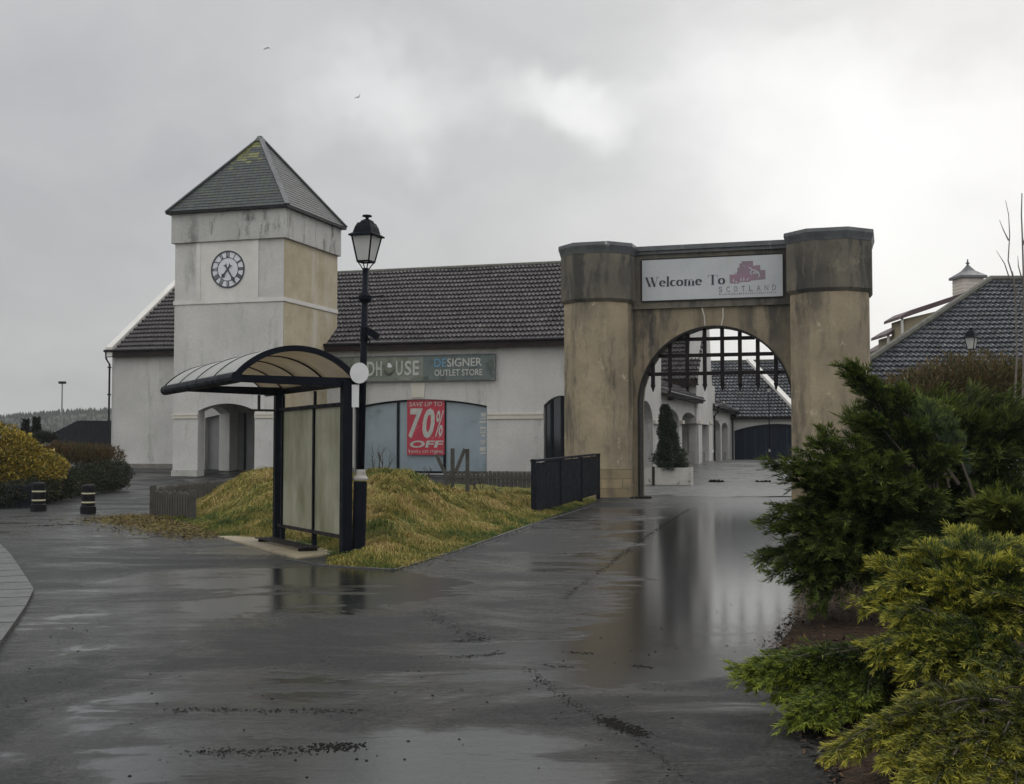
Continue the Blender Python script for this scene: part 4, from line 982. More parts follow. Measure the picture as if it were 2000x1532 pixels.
# ================================================================== ARCADE STREET BEHIND THE GATE
AX, AY = 7.3, 60.0
AO = Vector((AX, AY, 0)); sA = (AO - FO).dot(U); dA0 = (AO - FO).dot(V)
def arcade():
    T = FA @ Matrix(((0, -1, 0, sA), (1, 0, 0, 0), (0, 0, 1, 0), (0, 0, 0, 1)))  # local x runs back along the street, y = into the building
    D = lambda px: d_at(px, sA)
    rt = thing('arcade_building', Fp(sA, dA0, 0), 'white arcade of round topped arches running back behind the gateway', 'building', -TH)
    d0, d1, d2, d3, dE = D(1215), D(1292), D(1362.5), D(1391), D(1428)
    zh = lambda d, py: z_at(sA, d, py)
    # near tall block
    ops = [(D(1247), D(1275.5), 0, zh(D(1270), 828), zh(D(1262), 783) - zh(D(1270), 828), 'round')]
    wall(MB(T), d0, d1, 0, 8.6, 0, .5, ops).build('tall_end_wall', M['render'], rt, merge=True)
    mb = MB(FA); mb.box((sA - 1.3, d0 - .3, 0), (sA - .002, d0 - .002, 8.6)); mb.build('tall_end_front', M['render'], rt)
    mb = MB(FA); mb.box((sA - 3.0, d1 - .4, 3.5), (sA - .51, d1, 8.6)); mb.build('tall_end_back', M['render'], rt)
    # middle run with two arches
    o = []
    for p0, p1, ys, yc in ((1293.6, 1329, 826, 798), (1334.5, 1362, 826, 806)):
        a, b = D(p0), D(p1); zs = zh(b, ys); o.append((a, b, 0, zs, zh((a + b) / 2, yc) - zs, 'round'))
    e2 = 4.35
    wall(MB(T), d1 + .002, d2 - .002, 0, e2 - .02, .06, .5, o).build('arcade_wall', M['render'], rt, merge=True)
    # far run
    o2 = []
    for p0, p1, ys, yc in ((1393, 1409.5, 840, 821), (1411.6, 1423.5, 838, 826)):
        a, b = D(p0), D(p1); zs = zh(b, ys); o2.append((a, b, 0, zs, zh((a + b) / 2, yc) - zs, 'round'))
    e3 = 4.15
    wall(MB(T), d3 + .002, dE + .5, 0, e3 - .02, .06, .5, o2).build('arcade_wall', M['render'], rt, merge=True)
    # pylon
    a, b = D(1363), D(1390.5); zb = zh(a, 850)
    top = P3(1376, 628, Fp(sA, (a + b) / 2).y).z; top2 = top + 1.5
    oo = [(D(1370), D(1383.5), 0, zh(a, 829), zh(a, 813) - zh(a, 829), 'round')]
    wall(MB(T), a, b, 0, 5.2, -.05, .6, oo).build('pylon_base', M['render'], rt, merge=True)
    m_ = (a + b) / 2
    mb = MB(T); R4 = lambda x0, x1, y0, y1, z: [(x0, y0, z), (x1, y0, z), (x1, y1, z), (x0, y1, z)]
    mb.loft([R4(a, b, -.05, .55, 5.2), R4(a + (b - a) * .10, b - (b - a) * .28, -.05, .38, top2)]); mb.build('pylon', M['render'], rt)
    # dark passage behind the arches
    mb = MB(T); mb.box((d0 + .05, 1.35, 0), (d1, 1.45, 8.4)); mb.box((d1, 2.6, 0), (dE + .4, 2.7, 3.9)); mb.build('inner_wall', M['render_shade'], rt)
    mb = MB(T); mb.box((D(1334), 2.55, .6), (D(1352), 2.6, 2.9)); mb.build('shop_window', M['glass'], rt)
    mb = MB(T); mb.box((d1 + .1, .52, 3.6), (dE + .4, 2.58, 3.7)); mb.build('passage_ceiling', M['greypanel'], rt)
    # base blocks of stone at foot of the far openings
    for p0, p1 in ((1334.5, 1362), (1370, 1383.5), (1393, 1409.5), (1411.6, 1423.5)):
        a, b = D(p0), D(p1); mb = MB(T); mb.box((a + .01, .2, 0), (b - .01, .4, g(62) + 1.05)); mb.build('low_wall', M['plinth'], rt)
    # lean-to roofs
    for a, b, e in ((d1 + .01, d2 - .01, e2), (d3 + .01, dE + .9, e3)):
        me = tiles(T @ Vector((a, -.35, e + .02)), V, (-U + Vector((0, 0, .55))), b - a, 1.7, .225, .4)
        link_mesh(me, 'lean_to_roof', M['tile'], rt)
        mb = MB(T); mb.box((a, -.36, e - .20), (b, -.30, e - .0)); mb.box((a, -.30, e - .2), (b, .05, e - .15)); mb.build('fascia', M['fascia'], rt)
        mb = MB(T); mb.loft([[(x, -.42 + .07 * math.cos(q), e - .02 + .07 * math.sin(q)) for q in np.linspace(0, 2 * math.pi, 9)[:-1]] for x in (a, b)]); mb.build('gutter', M['gutter'], rt)
    # downpipes
    for px, y in ((1392, 3.9), (1428, 3.9)):
        x = D(px); mb = MB(T); mb.tube([(x, -.12, .6), (x, -.12, y - .3), (x, -.4, y)], .06); mb.build('downpipe', M['gutter'], rt)
    # string mouldings between arches
    for p0, p1 in ((1276, 1292), (1329.5, 1334), (1363.2, 1369.5), (1384, 1390)):
        a, b = D(p0), D(p1); z = zh(a, 828); mb = MB(T); mb.box((a, -.11, z), (b, .055, z + .18)); mb.build('string_moulding', M['cream'], rt)
    # corbel bracket above the planter arch
    a = D(1309); mb = MB(T); mb.box((a - .25, -.2, zh(a, 782)), (a + .25, .06, zh(a, 770))); mb.build('bracket', M['black'], rt)
    # taller roof behind facing the viewer
    z0 = z_at(sA, d2 - 1.0, 742); x0, x1 = sA - 6, s_at(1363, d2 - 1.0, 6)
    bt = thing('tall_roofed_block', Fp(x0 + 3, d2, 0), 'block with steep dark tiled roof behind the portcullis beside the pylon', 'building', -TH)
    mb = MB(FA); mb.box((x0, d2 - .6, 3.0), (x1 - .15, d2 + 7, z0)); mb.build('wall', M['render'], bt)
    me = tiles(Fp(x0, d2 - 1.0, z0), U, V + Vector((0, 0, .95)), x1 - x0, 6.6, .225, .42); link_mesh(me, 'roof', M['tile'], bt)
    mb = MB(FA); mb.box((x0, d2 - 1.05, z0 - .32), (x1, d2 - .98, z0 + .02)); mb.box((x0, d2 - .98, z0 - .3), (x1, d2 - .61, z0 - .24)); mb.build('fascia', M['fascia'], bt)
    # end building with dark arched shutter
    dF = dE + .55; sF0 = sA - .6
    et = thing('courtyard_end_building', Fp(sA + 4, dF, 0), 'low white building with wide tiled roof and dark arched shutter closing the street', 'building', -TH)
    zE = z_at(s_at(1430, dF), dF, 817); b0, b1 = s_at(1433.5, dF), s_at(1600, dF)
    zs_ = z_at(b0, dF, 842); zc_ = z_at(b0, dF, 828.5)
    wall(MB(FA), sF0, sF0 + 22, 0, zE, dF, dF + .4, [(b0, b1, 0, zs_, zc_ - zs_, 'seg')]).build('front_wall', M['render'], et, merge=True)
    mb = MB(FA); mb.box((b0 + .01, dF + .25, 0), (b1 - .01, dF + .3, zc_ + .02)); sh = mb.build('shutter', M['darkdoor'], et)
    mb = MB(FA)
    for i in range(1, 8):
        s = b0 + (b1 - b0) * i / 8; mb.box((s - .05, dF + .2, 0), (s + .05, dF + .248, zs_ + .1))
    mb.build('mullion', M['darkdoor2'], sh)
    mb = MB(FA); mb.box((sF0, dF - .32, zE - .12), (sF0 + 22, dF - .25, zE + .16)); mb.box((sF0, dF - .25, zE - .1), (sF0 + 22, dF - .002, zE - .05)); mb.build('fascia', M['fascia'], et)
    Ln = 7.4; upv = V + Vector((0, 0, .72)); upl = upv.normalized()
    vsx = s_at(1462, dF + 6.0, 7.7) # white verge head
    me = tiles(Fp(sF0 - 6, dF - .4, zE + .05), U, upv, 30, Ln, .26, .40); link_mesh(me, 'roof', M['tile_grey'], et)
    p = P3(1463, 703, Fp(vsx, dF + 5.8).y - 1.2); q = P3(1556, 800, Fp(b1, dF + .2).y - 1.2)
    mb = MB(); mb.bar(p, q, .4, .2); mb.build('white_verge', M['trim'], et)
    mb = MB(FA); zr = zE + .05 + Ln * upl.z; mb.box((sF0 - 6, dF - .4 + Ln * math.hypot(upl.x, upl.y) - .1, zr - .05), (sF0 + 24, dF - .4 + Ln * math.hypot(upl.x, upl.y) + .15, zr + .1)); mb.build('ridge_tiles', M['tile_ridge'], et)
M['render_shade'] = pbr('shaded_passage_render', (.46, .45, .42), (.38, .37, .34), .6, .85, 50, .5, .01)  # white render darkened for the passage, its shade put into the colour
M['darkdoor2'] = pbr('navy_mullion', (.012, .022, .036), (.018, .03, .045), 2, .4, 30, .05, .003, spec=.12)
arcade()

# ================================================================== PLANTER WITH CONE SHRUB
def planter():
    a = GP(1254, 948); b = GP(1361, 950); b.y = a.y - .35; c = (a + b) / 2
    d = (b - a).normalized(); n = Vector((-d.y, d.x, 0)); T = Matrix.Translation(a) @ Matrix(((d.x, n.x, 0, 0), (d.y, n.y, 0, 0), (0, 0, 1, 0), (0, 0, 0, 1))); L = (b - a).length; h = .74
    t = thing('wooden_planter', a + d * L / 2, 'peeling white boarded planter box at the foot of the arcade', 'planter', math.atan2(d.y, d.x))
    for nm, y0, y1 in (('side_panel', 0, .05), ('side_panel', .85, .9)):
        mb = MB(T)
        for k in range(4): mb.box((.06, y0, .02 + k * h / 4), (L - .06, y1, (k + 1) * h / 4 - .004 + .02))
        mb.build(nm, M['planter'], t)
    for x in (0, L - .05):
        mb = MB(T); mb.box((x, .055, .03), (x + .05, .845, h)); mb.build('end_panel', M['planter'], t)
    for x in (.0, L * .20, L - .11):
        mb = MB(T); mb.box((x, -.045, 0), (x + .11, -.004, h + .05)); mb.build('post', M['planter'] if x != L * .2 else M['black_dull'], t)
    mb = MB(T); mb.box((.05, .05, h - .15), (L - .05, .85, h - .1)); mb.build('soil', M['soil'], t)
    return T, L, h
PT, PL, PH = planter()

# ================================================================== FOLIAGE GENERATOR
def blades(base, direc, length, width, normal, colors, taper=.25):
    """thin quads; all arrays (N,3)/(N,)"""
    side = np.cross(direc, normal); side /= (np.linalg.norm(side, axis=1, keepdims=True) + 1e-9)
    tip = base + direc * length[:, None]; w = (side * width[:, None]) / 2
    v = np.stack([base - w, base + w, tip + w * taper, tip - w * taper], 1)
    return v.reshape(-1, 3), colors
def unit(v): return v / (np.linalg.norm(v, axis=-1, keepdims=True) + 1e-9)

def juniper(branches, seed, c_in, c_mid, c_tip, leaf=.045, lw=.009, shoots=46, per=34, spread=.34, tip_bias=1.0):
    """branches: list of (base, tip, arch, droop). Returns foliage mesh and wood MB."""
    rng = np.random.default_rng(seed); V_, C_ = [], []; wood = MB(); r2 = random.Random(seed)
    c_in, c_mid, c_tip = map(np.array, (c_in, c_mid, c_tip))
    for (b, tp, arch, droop) in branches:
        b, tp = np.array(b, float), np.array(tp, float); L = np.linalg.norm(tp - b)
        ts = np.linspace(0, 1, 14); hump = np.sin(ts * np.pi * .8) * arch
        path = b + (tp - b) * ts[:, None]; path[:, 2] += hump - hump[-1] * ts; path[:, 2] -= droop * np.clip(ts - .75, 0, 1) ** 2 * 6
        wood.tube([tuple(p) for p in path], [max(.004, .022 * (1 - t) * min(1.4, L)) for t in ts], 5)
        n = max(8, int(shoots * (L / 1.2)))
        tt = .22 + .78 * rng.random(n) ** (.72)
        for t in tt:
            i = min(12, int(t * 13)); f = t * 13 - i; p = path[i] * (1 - f) + path[i + 1] * f
            tan = unit(path[i + 1] - path[i]); sidev = unit(np.cross(tan, [0, 0, 1])); upv = np.cross(sidev, tan)
            a = rng.uniform(-1, 1); lat = sidev * np.sign(a) * rng.uniform(.35, 1) + upv * rng.normal(.10, .38)
            d = unit(tan * rng.uniform(.6, 1.3) + lat * (1.0 - .45 * t)); ln = spread * (1.12 - .55 * t) * rng.uniform(.55, 1.2) * min(1.15, .6 + L * .35)
            m = int(per * (.6 + .6 * rng.random()))
            u = rng.random(m) ** .8; q = p + d * (u * ln)[:, None]; q[:, 2] -= (u ** 2) * ln * .18
            ns = unit(np.cross(d, upv) * 1.0 + 0 * upv)
            # feathery sub twigs: fan left and right
            sg = rng.choice([-1, 1], m)[:, None]; off = rng.uniform(0, .085, m)[:, None] * (1.05 - u[:, None]) * (spread / .34)
            fan = unit(d + sg * ns * rng.uniform(.3, 1.0, (m, 1)) + upv * rng.normal(0, .35, (m, 1)))
            q = q + fan * off
            ld = unit(fan + d * .6 + rng.normal(0, .28, (m, 3)))
            nn = unit(upv + rng.normal(0, .5, (m, 3)))
            lens = leaf * rng.uniform(.6, 1.5, m); ws = lw * rng.uniform(.7, 1.3, m)
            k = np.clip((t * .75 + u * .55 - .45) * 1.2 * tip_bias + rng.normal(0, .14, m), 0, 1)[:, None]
            cc = np.where(k < .5, c_in + (c_mid - c_in) * k * 2, c_mid + (c_tip - c_mid) * (k - .5) * 2) * rng.uniform(.7, 1.25, (m, 1))  # inner blades darkened as interior shade; the bright tips are leaf colour
            v, c = blades(q, ld, lens, ws, nn, cc); V_.append(v); C_.append(c)
    v = np.concatenate(V_); c = np.concatenate(C_)
    return np_mesh(v, len(c), 4, c), wood

def leaf_mass(centers, radii, n, seed, leaf, palette, shell=.35, flat=1.0, up=.3, width=.6, zmin=None, gap=.0):
    """leaf clumps scattered through ellipsoids; palette = list of (rgb, weight)"""
    rng = np.random.default_rng(seed); vol = np.array([r[0] * r[1] * r[2] for r in radii]) ** .67; pr = vol / vol.sum()
    k = rng.choice(len(centers), n, p=pr); ce = np.array(centers)[k]; ra = np.array(radii)[k]
    d = unit(rng.normal(0, 1, (n, 3))); r = 1 - shell * rng.random(n) ** 1.5
    lump = 1 + .16 * np.sin(d[:, 0] * 7 + k) * np.cos(d[:, 2] * 6 + d[:, 1] * 5 + k * 2)
    p = ce + d * (r * lump)[:, None] * ra
    if zmin is not None: p[:, 2] = np.maximum(p[:, 2], zmin + rng.random(n) * .1)
    ld = unit(d + rng.normal(0, .6, (n, 3)) + np.array([0, 0, up])); nn = unit(rng.normal(0, 1, (n, 3)))
    w = np.array([x[1] for x in palette], float); pi = rng.choice(len(palette), n, p=w / w.sum()); cc = np.array([x[0] for x in palette])[pi] * rng.uniform(.7, 1.25, (n, 1))
    ln = leaf * rng.uniform(.6, 1.4, n); v, c = blades(p, ld, ln, ln * width, nn, cc, .35)
    return np_mesh(v, n, 4, c)

def bed():
    # soil bed on the right
    edge = [GP(1572, 1015), GP(1590, 1100), GP(1590, 1180), GP(1555, 1215), GP(1520, 1262), GP(1518, 1300), GP(1560, 1360), GP(1600, 1430), GP(1640, 1510), GP(1665, 1580), GP(1700, 1800)]
    mb = MB(); rng = random.Random(1); xs = [0, .06, .25, .6, 1.2, 2, 4, 10, 30]
    vs = []
    pts = []
    for a, b in zip(edge[:-1], edge[1:]):
        k = max(1, int((b - a).length / .25)); pts += [a.lerp(b, i / k) for i in range(k)]
    for p in pts:
        for x in xs: vs.append((p.x + x + rng.uniform(-.03, .03), p.y, .002 + (.05 * min(1, x / .25) + .10 * min(1, x / 2)) + (rng.uniform(-.015, .03) if x > .1 else 0)))
    n = len(xs); mb.add(vs, [(j * n + i, j * n + i + 1, (j + 1) * n + i + 1, (j + 1) * n + i) for j in range(len(pts) - 1) for i in range(n - 1)])
    tag_structure(mb.build('soil_bed', M['soil'], smooth=True))
    # leaf litter
    rng = np.random.default_rng(3); n = 9000; pts_ = np.array([tuple(p) for p in pts]); k = rng.integers(0, len(pts_), n)
    p = pts_[k] + np.stack([rng.exponential(.7, n) - .12, rng.normal(0, .12, n), np.full(n, .03)], 1); x = p[:, 0] - pts_[k][:, 0]
    p[:, 2] = .012 + .05 * np.clip(x / .25, 0, 1) + .1 * np.clip(x / 2, 0, 1) + rng.random(n) * .02
    d = unit(np.stack([rng.normal(0, 1, n), rng.normal(0, 1, n), rng.normal(0, .25, n)], 1)); nn = unit(rng.normal(0, .35, (n, 3)) + [0, 0, 1])
    pal = np.array([(.05, .028, .014), (.03, .018, .01), (.10, .055, .025), (.015, .011, .008)]); cc = pal[rng.integers(0, 4, n)]
    ln = rng.uniform(.015, .05, n); v, c = blades(p, d, ln, ln * .5, nn, cc, .4)
    setp(link_mesh(np_mesh(v, n, 4, c), 'leaf_litter', M['leaf']), kind='stuff')
bed()

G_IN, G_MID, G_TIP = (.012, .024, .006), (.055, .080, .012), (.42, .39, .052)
def shrubs():
    rng = random.Random(21)
    def from_px(lst, base, arch=.12, droop=.05, jit=.10, rep=3):
        out = []
        for (px, py, Y) in lst:
            for _ in range(rep):
                tp = P3(px, py, Y) + Vector((rng.gauss(0, jit), rng.gauss(0, jit * 1.6), rng.gauss(0, jit * .55)))
                tp.z = max(tp.z, .06)
                bb = Vector(base) + Vector((rng.gauss(0, .12), rng.gauss(0, .12), rng.uniform(0, .25)))
                out.append((bb, tp, arch * rng.uniform(.5, 1.6), droop * rng.uniform(.5, 1.6)))
        return out
    def make(label, base, br, seed, cols, **kw):
        b = Vector(base); t = thing('juniper_shrub', (b.x, b.y, 0), label, 'shrub')
        me, wood = juniper(br, seed, *cols, **kw)
        link_mesh(me, 'foliage', M['leaf'], t)
        th_ = .6 if seed < 3 else .22; wood.tube([(b.x, b.y, 0), (b.x + .02, b.y, th_ / 2), (b.x, b.y, th_)], [.09, .075, .05], 8)
        wood.build('trunk', M['bark'], t); return t
    dark = ((.009, .020, .009), (.028, .050, .014), (.13, .17, .03))
    mid = ((.020, .034, .012), (.055, .078, .016), (.17, .19, .03))
    # tall dark juniper beside the path
    b = GP(1695, 1200); b.z = 0
    A = [(1655, 708, 11.0), (1700, 735, 11.3), (1745, 752, 11.5), (1790, 775, 11.8), (1830, 800, 12), (1700, 790, 11), (1760, 815, 11.3),
         (1640, 855, 11), (1590, 872, 10.8), (1548, 884, 10.7), (1600, 905, 10.7), (1570, 925, 10.8), (1660, 900, 10.6), (1720, 880, 10.8),
         (1590, 985, 10.8), (1570, 1000, 10.9), (1540, 1032, 10.8), (1600, 1040, 10.6), (1528, 1068, 10.9), (1560, 1085, 10.7), (1600, 1100, 10.6), (1640, 1060, 10.4), (1700, 1040, 10.4), (1760, 1020, 10.4), (1800, 1080, 10.6),
         (1600, 1130, 10.8), (1640, 1145, 10.8), (1570, 1120, 11.1), (1680, 1120, 10.6), (1740, 1100, 10.6), (1800, 960, 10.7), (1850, 900, 11), (1760, 930, 10.6), (1650, 960, 10.5), (1700, 970, 10.5), (1620, 1015, 10.5)]
    up_ = P3(1830, 985, 11.6)
    top = from_px([(px + 8, py + 22, Y) for px, py, Y in A if py < 830], (up_.x, up_.y, up_.z), rep=3, jit=.06, arch=.05)
    low = from_px([q for q in A if q[1] >= 830], (b.x + .15, b.y + .1, .45), rep=3, jit=.11)
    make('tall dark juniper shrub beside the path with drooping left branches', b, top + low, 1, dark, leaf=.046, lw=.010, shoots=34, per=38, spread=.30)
    # lighter fringes: second juniper behind, right of the gate pillar
    b2 = Vector((5.0, 15.5, 0))
    B = [(1730, 830, 15), (1770, 825, 15), (1850, 840, 15), (1900, 850, 14.8), (1950, 825, 15), (2000, 800, 15), (2060, 790, 15), (1820, 840, 14.5), (1900, 860, 14.3), (1960, 880, 14.2), (2030, 860, 14.5), (1780, 870, 14.4),
         (1850, 930, 14), (1930, 950, 14), (2000, 960, 14), (1800, 980, 14), (1880, 1010, 13.8), (1960, 1030, 13.8), (2050, 1000, 14), (1730, 850, 15), (1850, 1060, 13.6), (1950, 1080, 13.6), (2050, 1080, 13.8)]
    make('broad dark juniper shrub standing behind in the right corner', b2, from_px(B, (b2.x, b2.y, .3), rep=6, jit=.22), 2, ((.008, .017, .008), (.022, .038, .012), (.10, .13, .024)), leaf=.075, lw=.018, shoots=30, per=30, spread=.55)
    # branch reaching in at the right edge
    b3 = Vector((4.3, 9.6, 0))
    Cb = [(1925, 985, 9.5), (1960, 985, 9.5), (2000, 1000, 9.6), (1985, 1030, 9.6), (2060, 990, 9.8), (2080, 1040, 9.6), (1950, 1015, 9.6)]
    make('olive juniper at the right edge above the yellow ones', b3, from_px(Cb, (b3.x, b3.y, .3), rep=4, jit=.07), 3, mid, leaf=.045, lw=.010, shoots=42, per=34, spread=.3)
    # yellow green mound, middle right
    b4 = P3(1930, 1290, 8.2); b4.z = 0
    Cm = [(1715, 1165, 7.9), (1740, 1110, 8.2), (1770, 1100, 8.3), (1800, 1082, 8.4), (1790, 1120, 8.1), (1835, 1075, 8.4), (1870, 1085, 8.3), (1880, 1045, 8.6), (1900, 1055, 8.6), (1945, 1060, 8.6), (1985, 1060, 8.7), (2040, 1060, 8.7),
          (1760, 1140, 7.9), (1820, 1130, 7.9), (1880, 1120, 7.9), (1940, 1110, 8), (2000, 1110, 8), (1750, 1170, 7.8), (1800, 1175, 7.7), (1860, 1165, 7.7), (1920, 1160, 7.7), (1980, 1160, 7.7), (2050, 1150, 7.8), (1900, 1210, 7.6), (1960, 1215, 7.5), (1840, 1205, 7.7), (2020, 1220, 7.5)]
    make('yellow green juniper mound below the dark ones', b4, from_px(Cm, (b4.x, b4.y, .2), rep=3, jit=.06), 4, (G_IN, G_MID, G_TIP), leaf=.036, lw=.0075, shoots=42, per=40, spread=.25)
    # plume in front of it
    b5 = P3(1960, 1400, 7.2); b5.z = 0
    Cp = [(1752, 1195, 7.3), (1765, 1215, 7.3), (1720, 1248, 7.2), (1735, 1262, 7.1), (1770, 1240, 7.1), (1790, 1265, 7.0), (1815, 1275, 6.9), (1760, 1290, 7), (1800, 1300, 6.9), (1840, 1290, 6.9), (1880, 1265, 7), (1930, 1255, 7), (1980, 1270, 7), (1870, 1310, 6.8), (1920, 1320, 6.7), (1990, 1320, 6.7), (1800, 1225, 7.2), (1840, 1250, 7.1), (2050, 1290, 7)]
    make('bright tipped juniper plume leaning left over the bare soil', b5, from_px(Cp, (b5.x, b5.y, .15), rep=3, jit=.045), 5, (G_IN, G_MID, G_TIP), leaf=.032, lw=.0068, shoots=50, per=42, spread=.22)
    # low branch over the pavement
    b6 = P3(1760, 1340, 7.7); b6.z = 0.0
    Cl = [(1450, 1306, 7.4), (1478, 1302, 7.5), (1500, 1325, 7.3), (1530, 1312, 7.5), (1545, 1300, 7.6), (1530, 1350, 7.2), (1560, 1335, 7.3), (1590, 1325, 7.4), (1580, 1365, 7.1), (1620, 1350, 7.2), (1660, 1340, 7.3), (1640, 1380, 7.0), (1700, 1330, 7.4), (1690, 1365, 7.1), (1740, 1320, 7.5), (1560, 1385, 7.0), (1610, 1395, 6.9)]
    make('low bright green juniper branch reaching left across the pavement', b6, from_px(Cl, (b6.x, b6.y, .10), rep=4, jit=.04, arch=.06), 6, ((.014, .028, .007), (.055, .085, .010), (.26, .30, .035)), leaf=.030, lw=.0068, shoots=55, per=42, spread=.20)
    # lower right corner
    b7 = P3(1990, 1560, 5.9); b7.z = 0.0
    Cc = [(1655, 1445, 5.6), (1690, 1432, 5.7), (1730, 1425, 5.8), (1770, 1435, 5.7), (1720, 1465, 5.5), (1760, 1470, 5.4), (1800, 1455, 5.5), (1840, 1400, 5.9), (1830, 1375, 6.0), (1870, 1358, 6.1), (1920, 1352, 6.1), (1960, 1360, 6.1), (1860, 1400, 5.8), (1900, 1390, 5.8), (1950, 1395, 5.8), (2000, 1380, 5.9), (1850, 1440, 5.5), (1900, 1435, 5.5), (1950, 1440, 5.5), (2000, 1430, 5.6),
          (1810, 1500, 5.2), (1870, 1485, 5.2), (1930, 1480, 5.2), (1990, 1480, 5.2), (1760, 1520, 5.2), (1840, 1535, 5.0), (1910, 1530, 5.0), (1980, 1530, 5.0), (1740, 1400, 6.0), (1780, 1380, 6.1), (1800, 1360, 6.2), (2050, 1400, 5.8), (2060, 1480, 5.4)]
    make('golden tipped juniper filling the lower right corner', b7, from_px(Cc, (b7.x, b7.y, .10), rep=3, jit=.035, arch=.10), 7, ((.016, .024, .006), (.075, .088, .011), (.42, .38, .05)), leaf=.027, lw=.0058, shoots=50, per=46, spread=.18)
    # brown hedge and saplings in front of the far roof
    c = P3(1880, 800, 33); t = thing('brown_hedge', (c.x, c.y, 0), 'tall brown winter hedge in front of the grey tiled roof', 'hedge')
    cs = [tuple(P3(px, py, 33)) for px, py in ((1790, 795), (1840, 775), (1890, 765), (1940, 765), (1990, 780), (1760, 810), (2040, 770))]
    link_mesh(leaf_mass(cs, [(1.1, 1.0, 1.0)] * 7, 30000, 8, .12, [((.085, .06, .022), 5), ((.13, .09, .035), 3), ((.06, .065, .02), 4)], .8, width=.3, up=.8), 'foliage', M['leaf'], t)
    mb = MB()
    for x, y, z in cs: mb.tube([(x, y, 0), (x, y, z)], [.06, .03], 6)
    mb.build('trunk', M['bark'], t)
    # bare saplings
    for i, (px, top, lab) in enumerate(((1978, 392, 'bare sapling left of the other one, with side twigs'), (1998, 378, 'taller bare sapling at the right edge'))):
        Y = 30 - i; t = thing('bare_sapling', tuple(P3(px, 700, Y).xy) + (0,), lab, 'tree', group='bare saplings rising over the grey roof')
        pts = [P3(px + dx, y, Y) for dx, y in ((3, 800), (8, 700), (6, 600), (2, 545), (-9, 510), (-6, 460), (-8, 420), (-14, top))] if i == 0 else [P3(px + dx, y, Y) for dx, y in ((0, 800), (2, 650), (1, 540), (-1, 470), (-3, 420), (-2, top))]
        mb = MB(); mb.tube([(pts[0].x, pts[0].y, 0)] + pts, [.034, .03] + [.024 - .003 * k for k in range(len(pts) - 1)], 6); mb.build('stem', M['twig'], t)
        tw = ([((-6, 545), (-16, 515), (-32, 490)), ((-8, 470), (-18, 450), (-26, 430))] if i == 0 else [((-2, 545), (-9, 520), (-10, 500)), ((0, 600), (-16, 560), (-20, 530)), ((0, 480), (10, 440), (14, 400))])
        for tt in tw:
            mb = MB(); mb.tube([P3(px + a, b_, Y) for a, b_ in tt], [.018, .012, .005], 5); mb.build('twig', M['twig'], t)
shrubs()

def cone_tree():
    c = PT @ Vector((PL * .52, .45, PH - .1)); SZ = .84; t = thing('conical_conifer', tuple(c), 'dark green cone shaped conifer growing in the white planter', 'tree')
    prof = [(0, .45), (.35, .62), (.8, .62), (1.15, .48), (1.5, .36), (2.0, .33), (2.5, .30), (3.0, .20), (3.35, .08)]
    rng = np.random.default_rng(4); n = 17000; z = rng.random(n) ** 1.15 * 3.35; r = np.interp(z, [p[0] for p in prof], [p[1] for p in prof]) * (1 - .5 * rng.random(n) ** 1.6) ; a = rng.random(n) * 6.283; r = r * (1 + .16 * np.sin(z * 4.3 + 2 * np.sin(a * 2)) + .14 * np.sin(z * 9 + a * 3)) * rng.uniform(.8, 1.15, n)
    off = np.interp(z, [0, 2, 3.4], [.1, -.05, -.15])
    p = np.stack([c.x + off + r * np.cos(a), c.y + r * np.sin(a), c.z + z * SZ], 1)
    d = unit(np.stack([np.cos(a), np.sin(a), np.full(n, .2)], 1) + rng.normal(0, .5, (n, 3))); nn = unit(rng.normal(0, 1, (n, 3)))
    cc = np.array([(.018, .030, .016), (.03, .045, .022), (.045, .06, .03)])[rng.integers(0, 3, n)]
    ln = rng.uniform(.05, .12, n); v, c_ = blades(p, d, ln, ln * .4, nn, cc); link_mesh(np_mesh(v, n, 4, c_), 'foliage', M['leaf'], t)
    mb = MB(); mb.tube([tuple(c), (c.x - .05, c.y, c.z + 2.5)], [.06, .02], 6); mb.build('trunk', M['bark'], t)
cone_tree()

# ================================================================== GRASS BANK
BANK = [GP(*p) for p in ((770, 1113), (900, 1072), (1046, 1018), (1168, 976))] + [P3(1170, 900, 50), P3(560, 900, 50), P3(330, 900, 40), GP(306, 1004), GP(345, 1016), GP(385, 1026), GP(440, 1050), GP(560, 1058), GP(640, 1085), GP(650, 1104)]
bank_xy = np.array([(p.x, p.y) for p in BANK])
def sdf(P):
    n = len(bank_xy); d = np.full(len(P), 1e9); ins = np.zeros(len(P), bool)
    for i in range(n):
        a, b = bank_xy[i], bank_xy[(i + 1) % n]; e = b - a; w = P - a; t = np.clip((w @ e) / (e @ e), 0, 1); q = w - t[:, None] * e; d = np.minimum(d, (q ** 2).sum(1))
        c = ((a[1] > P[:, 1]) != (b[1] > P[:, 1])) & (P[:, 0] < (b[0] - a[0]) * (P[:, 1] - a[1]) / (b[1] - a[1] + 1e-12) + a[0]); ins ^= c
    return np.where(ins, 1, -1) * np.sqrt(d)
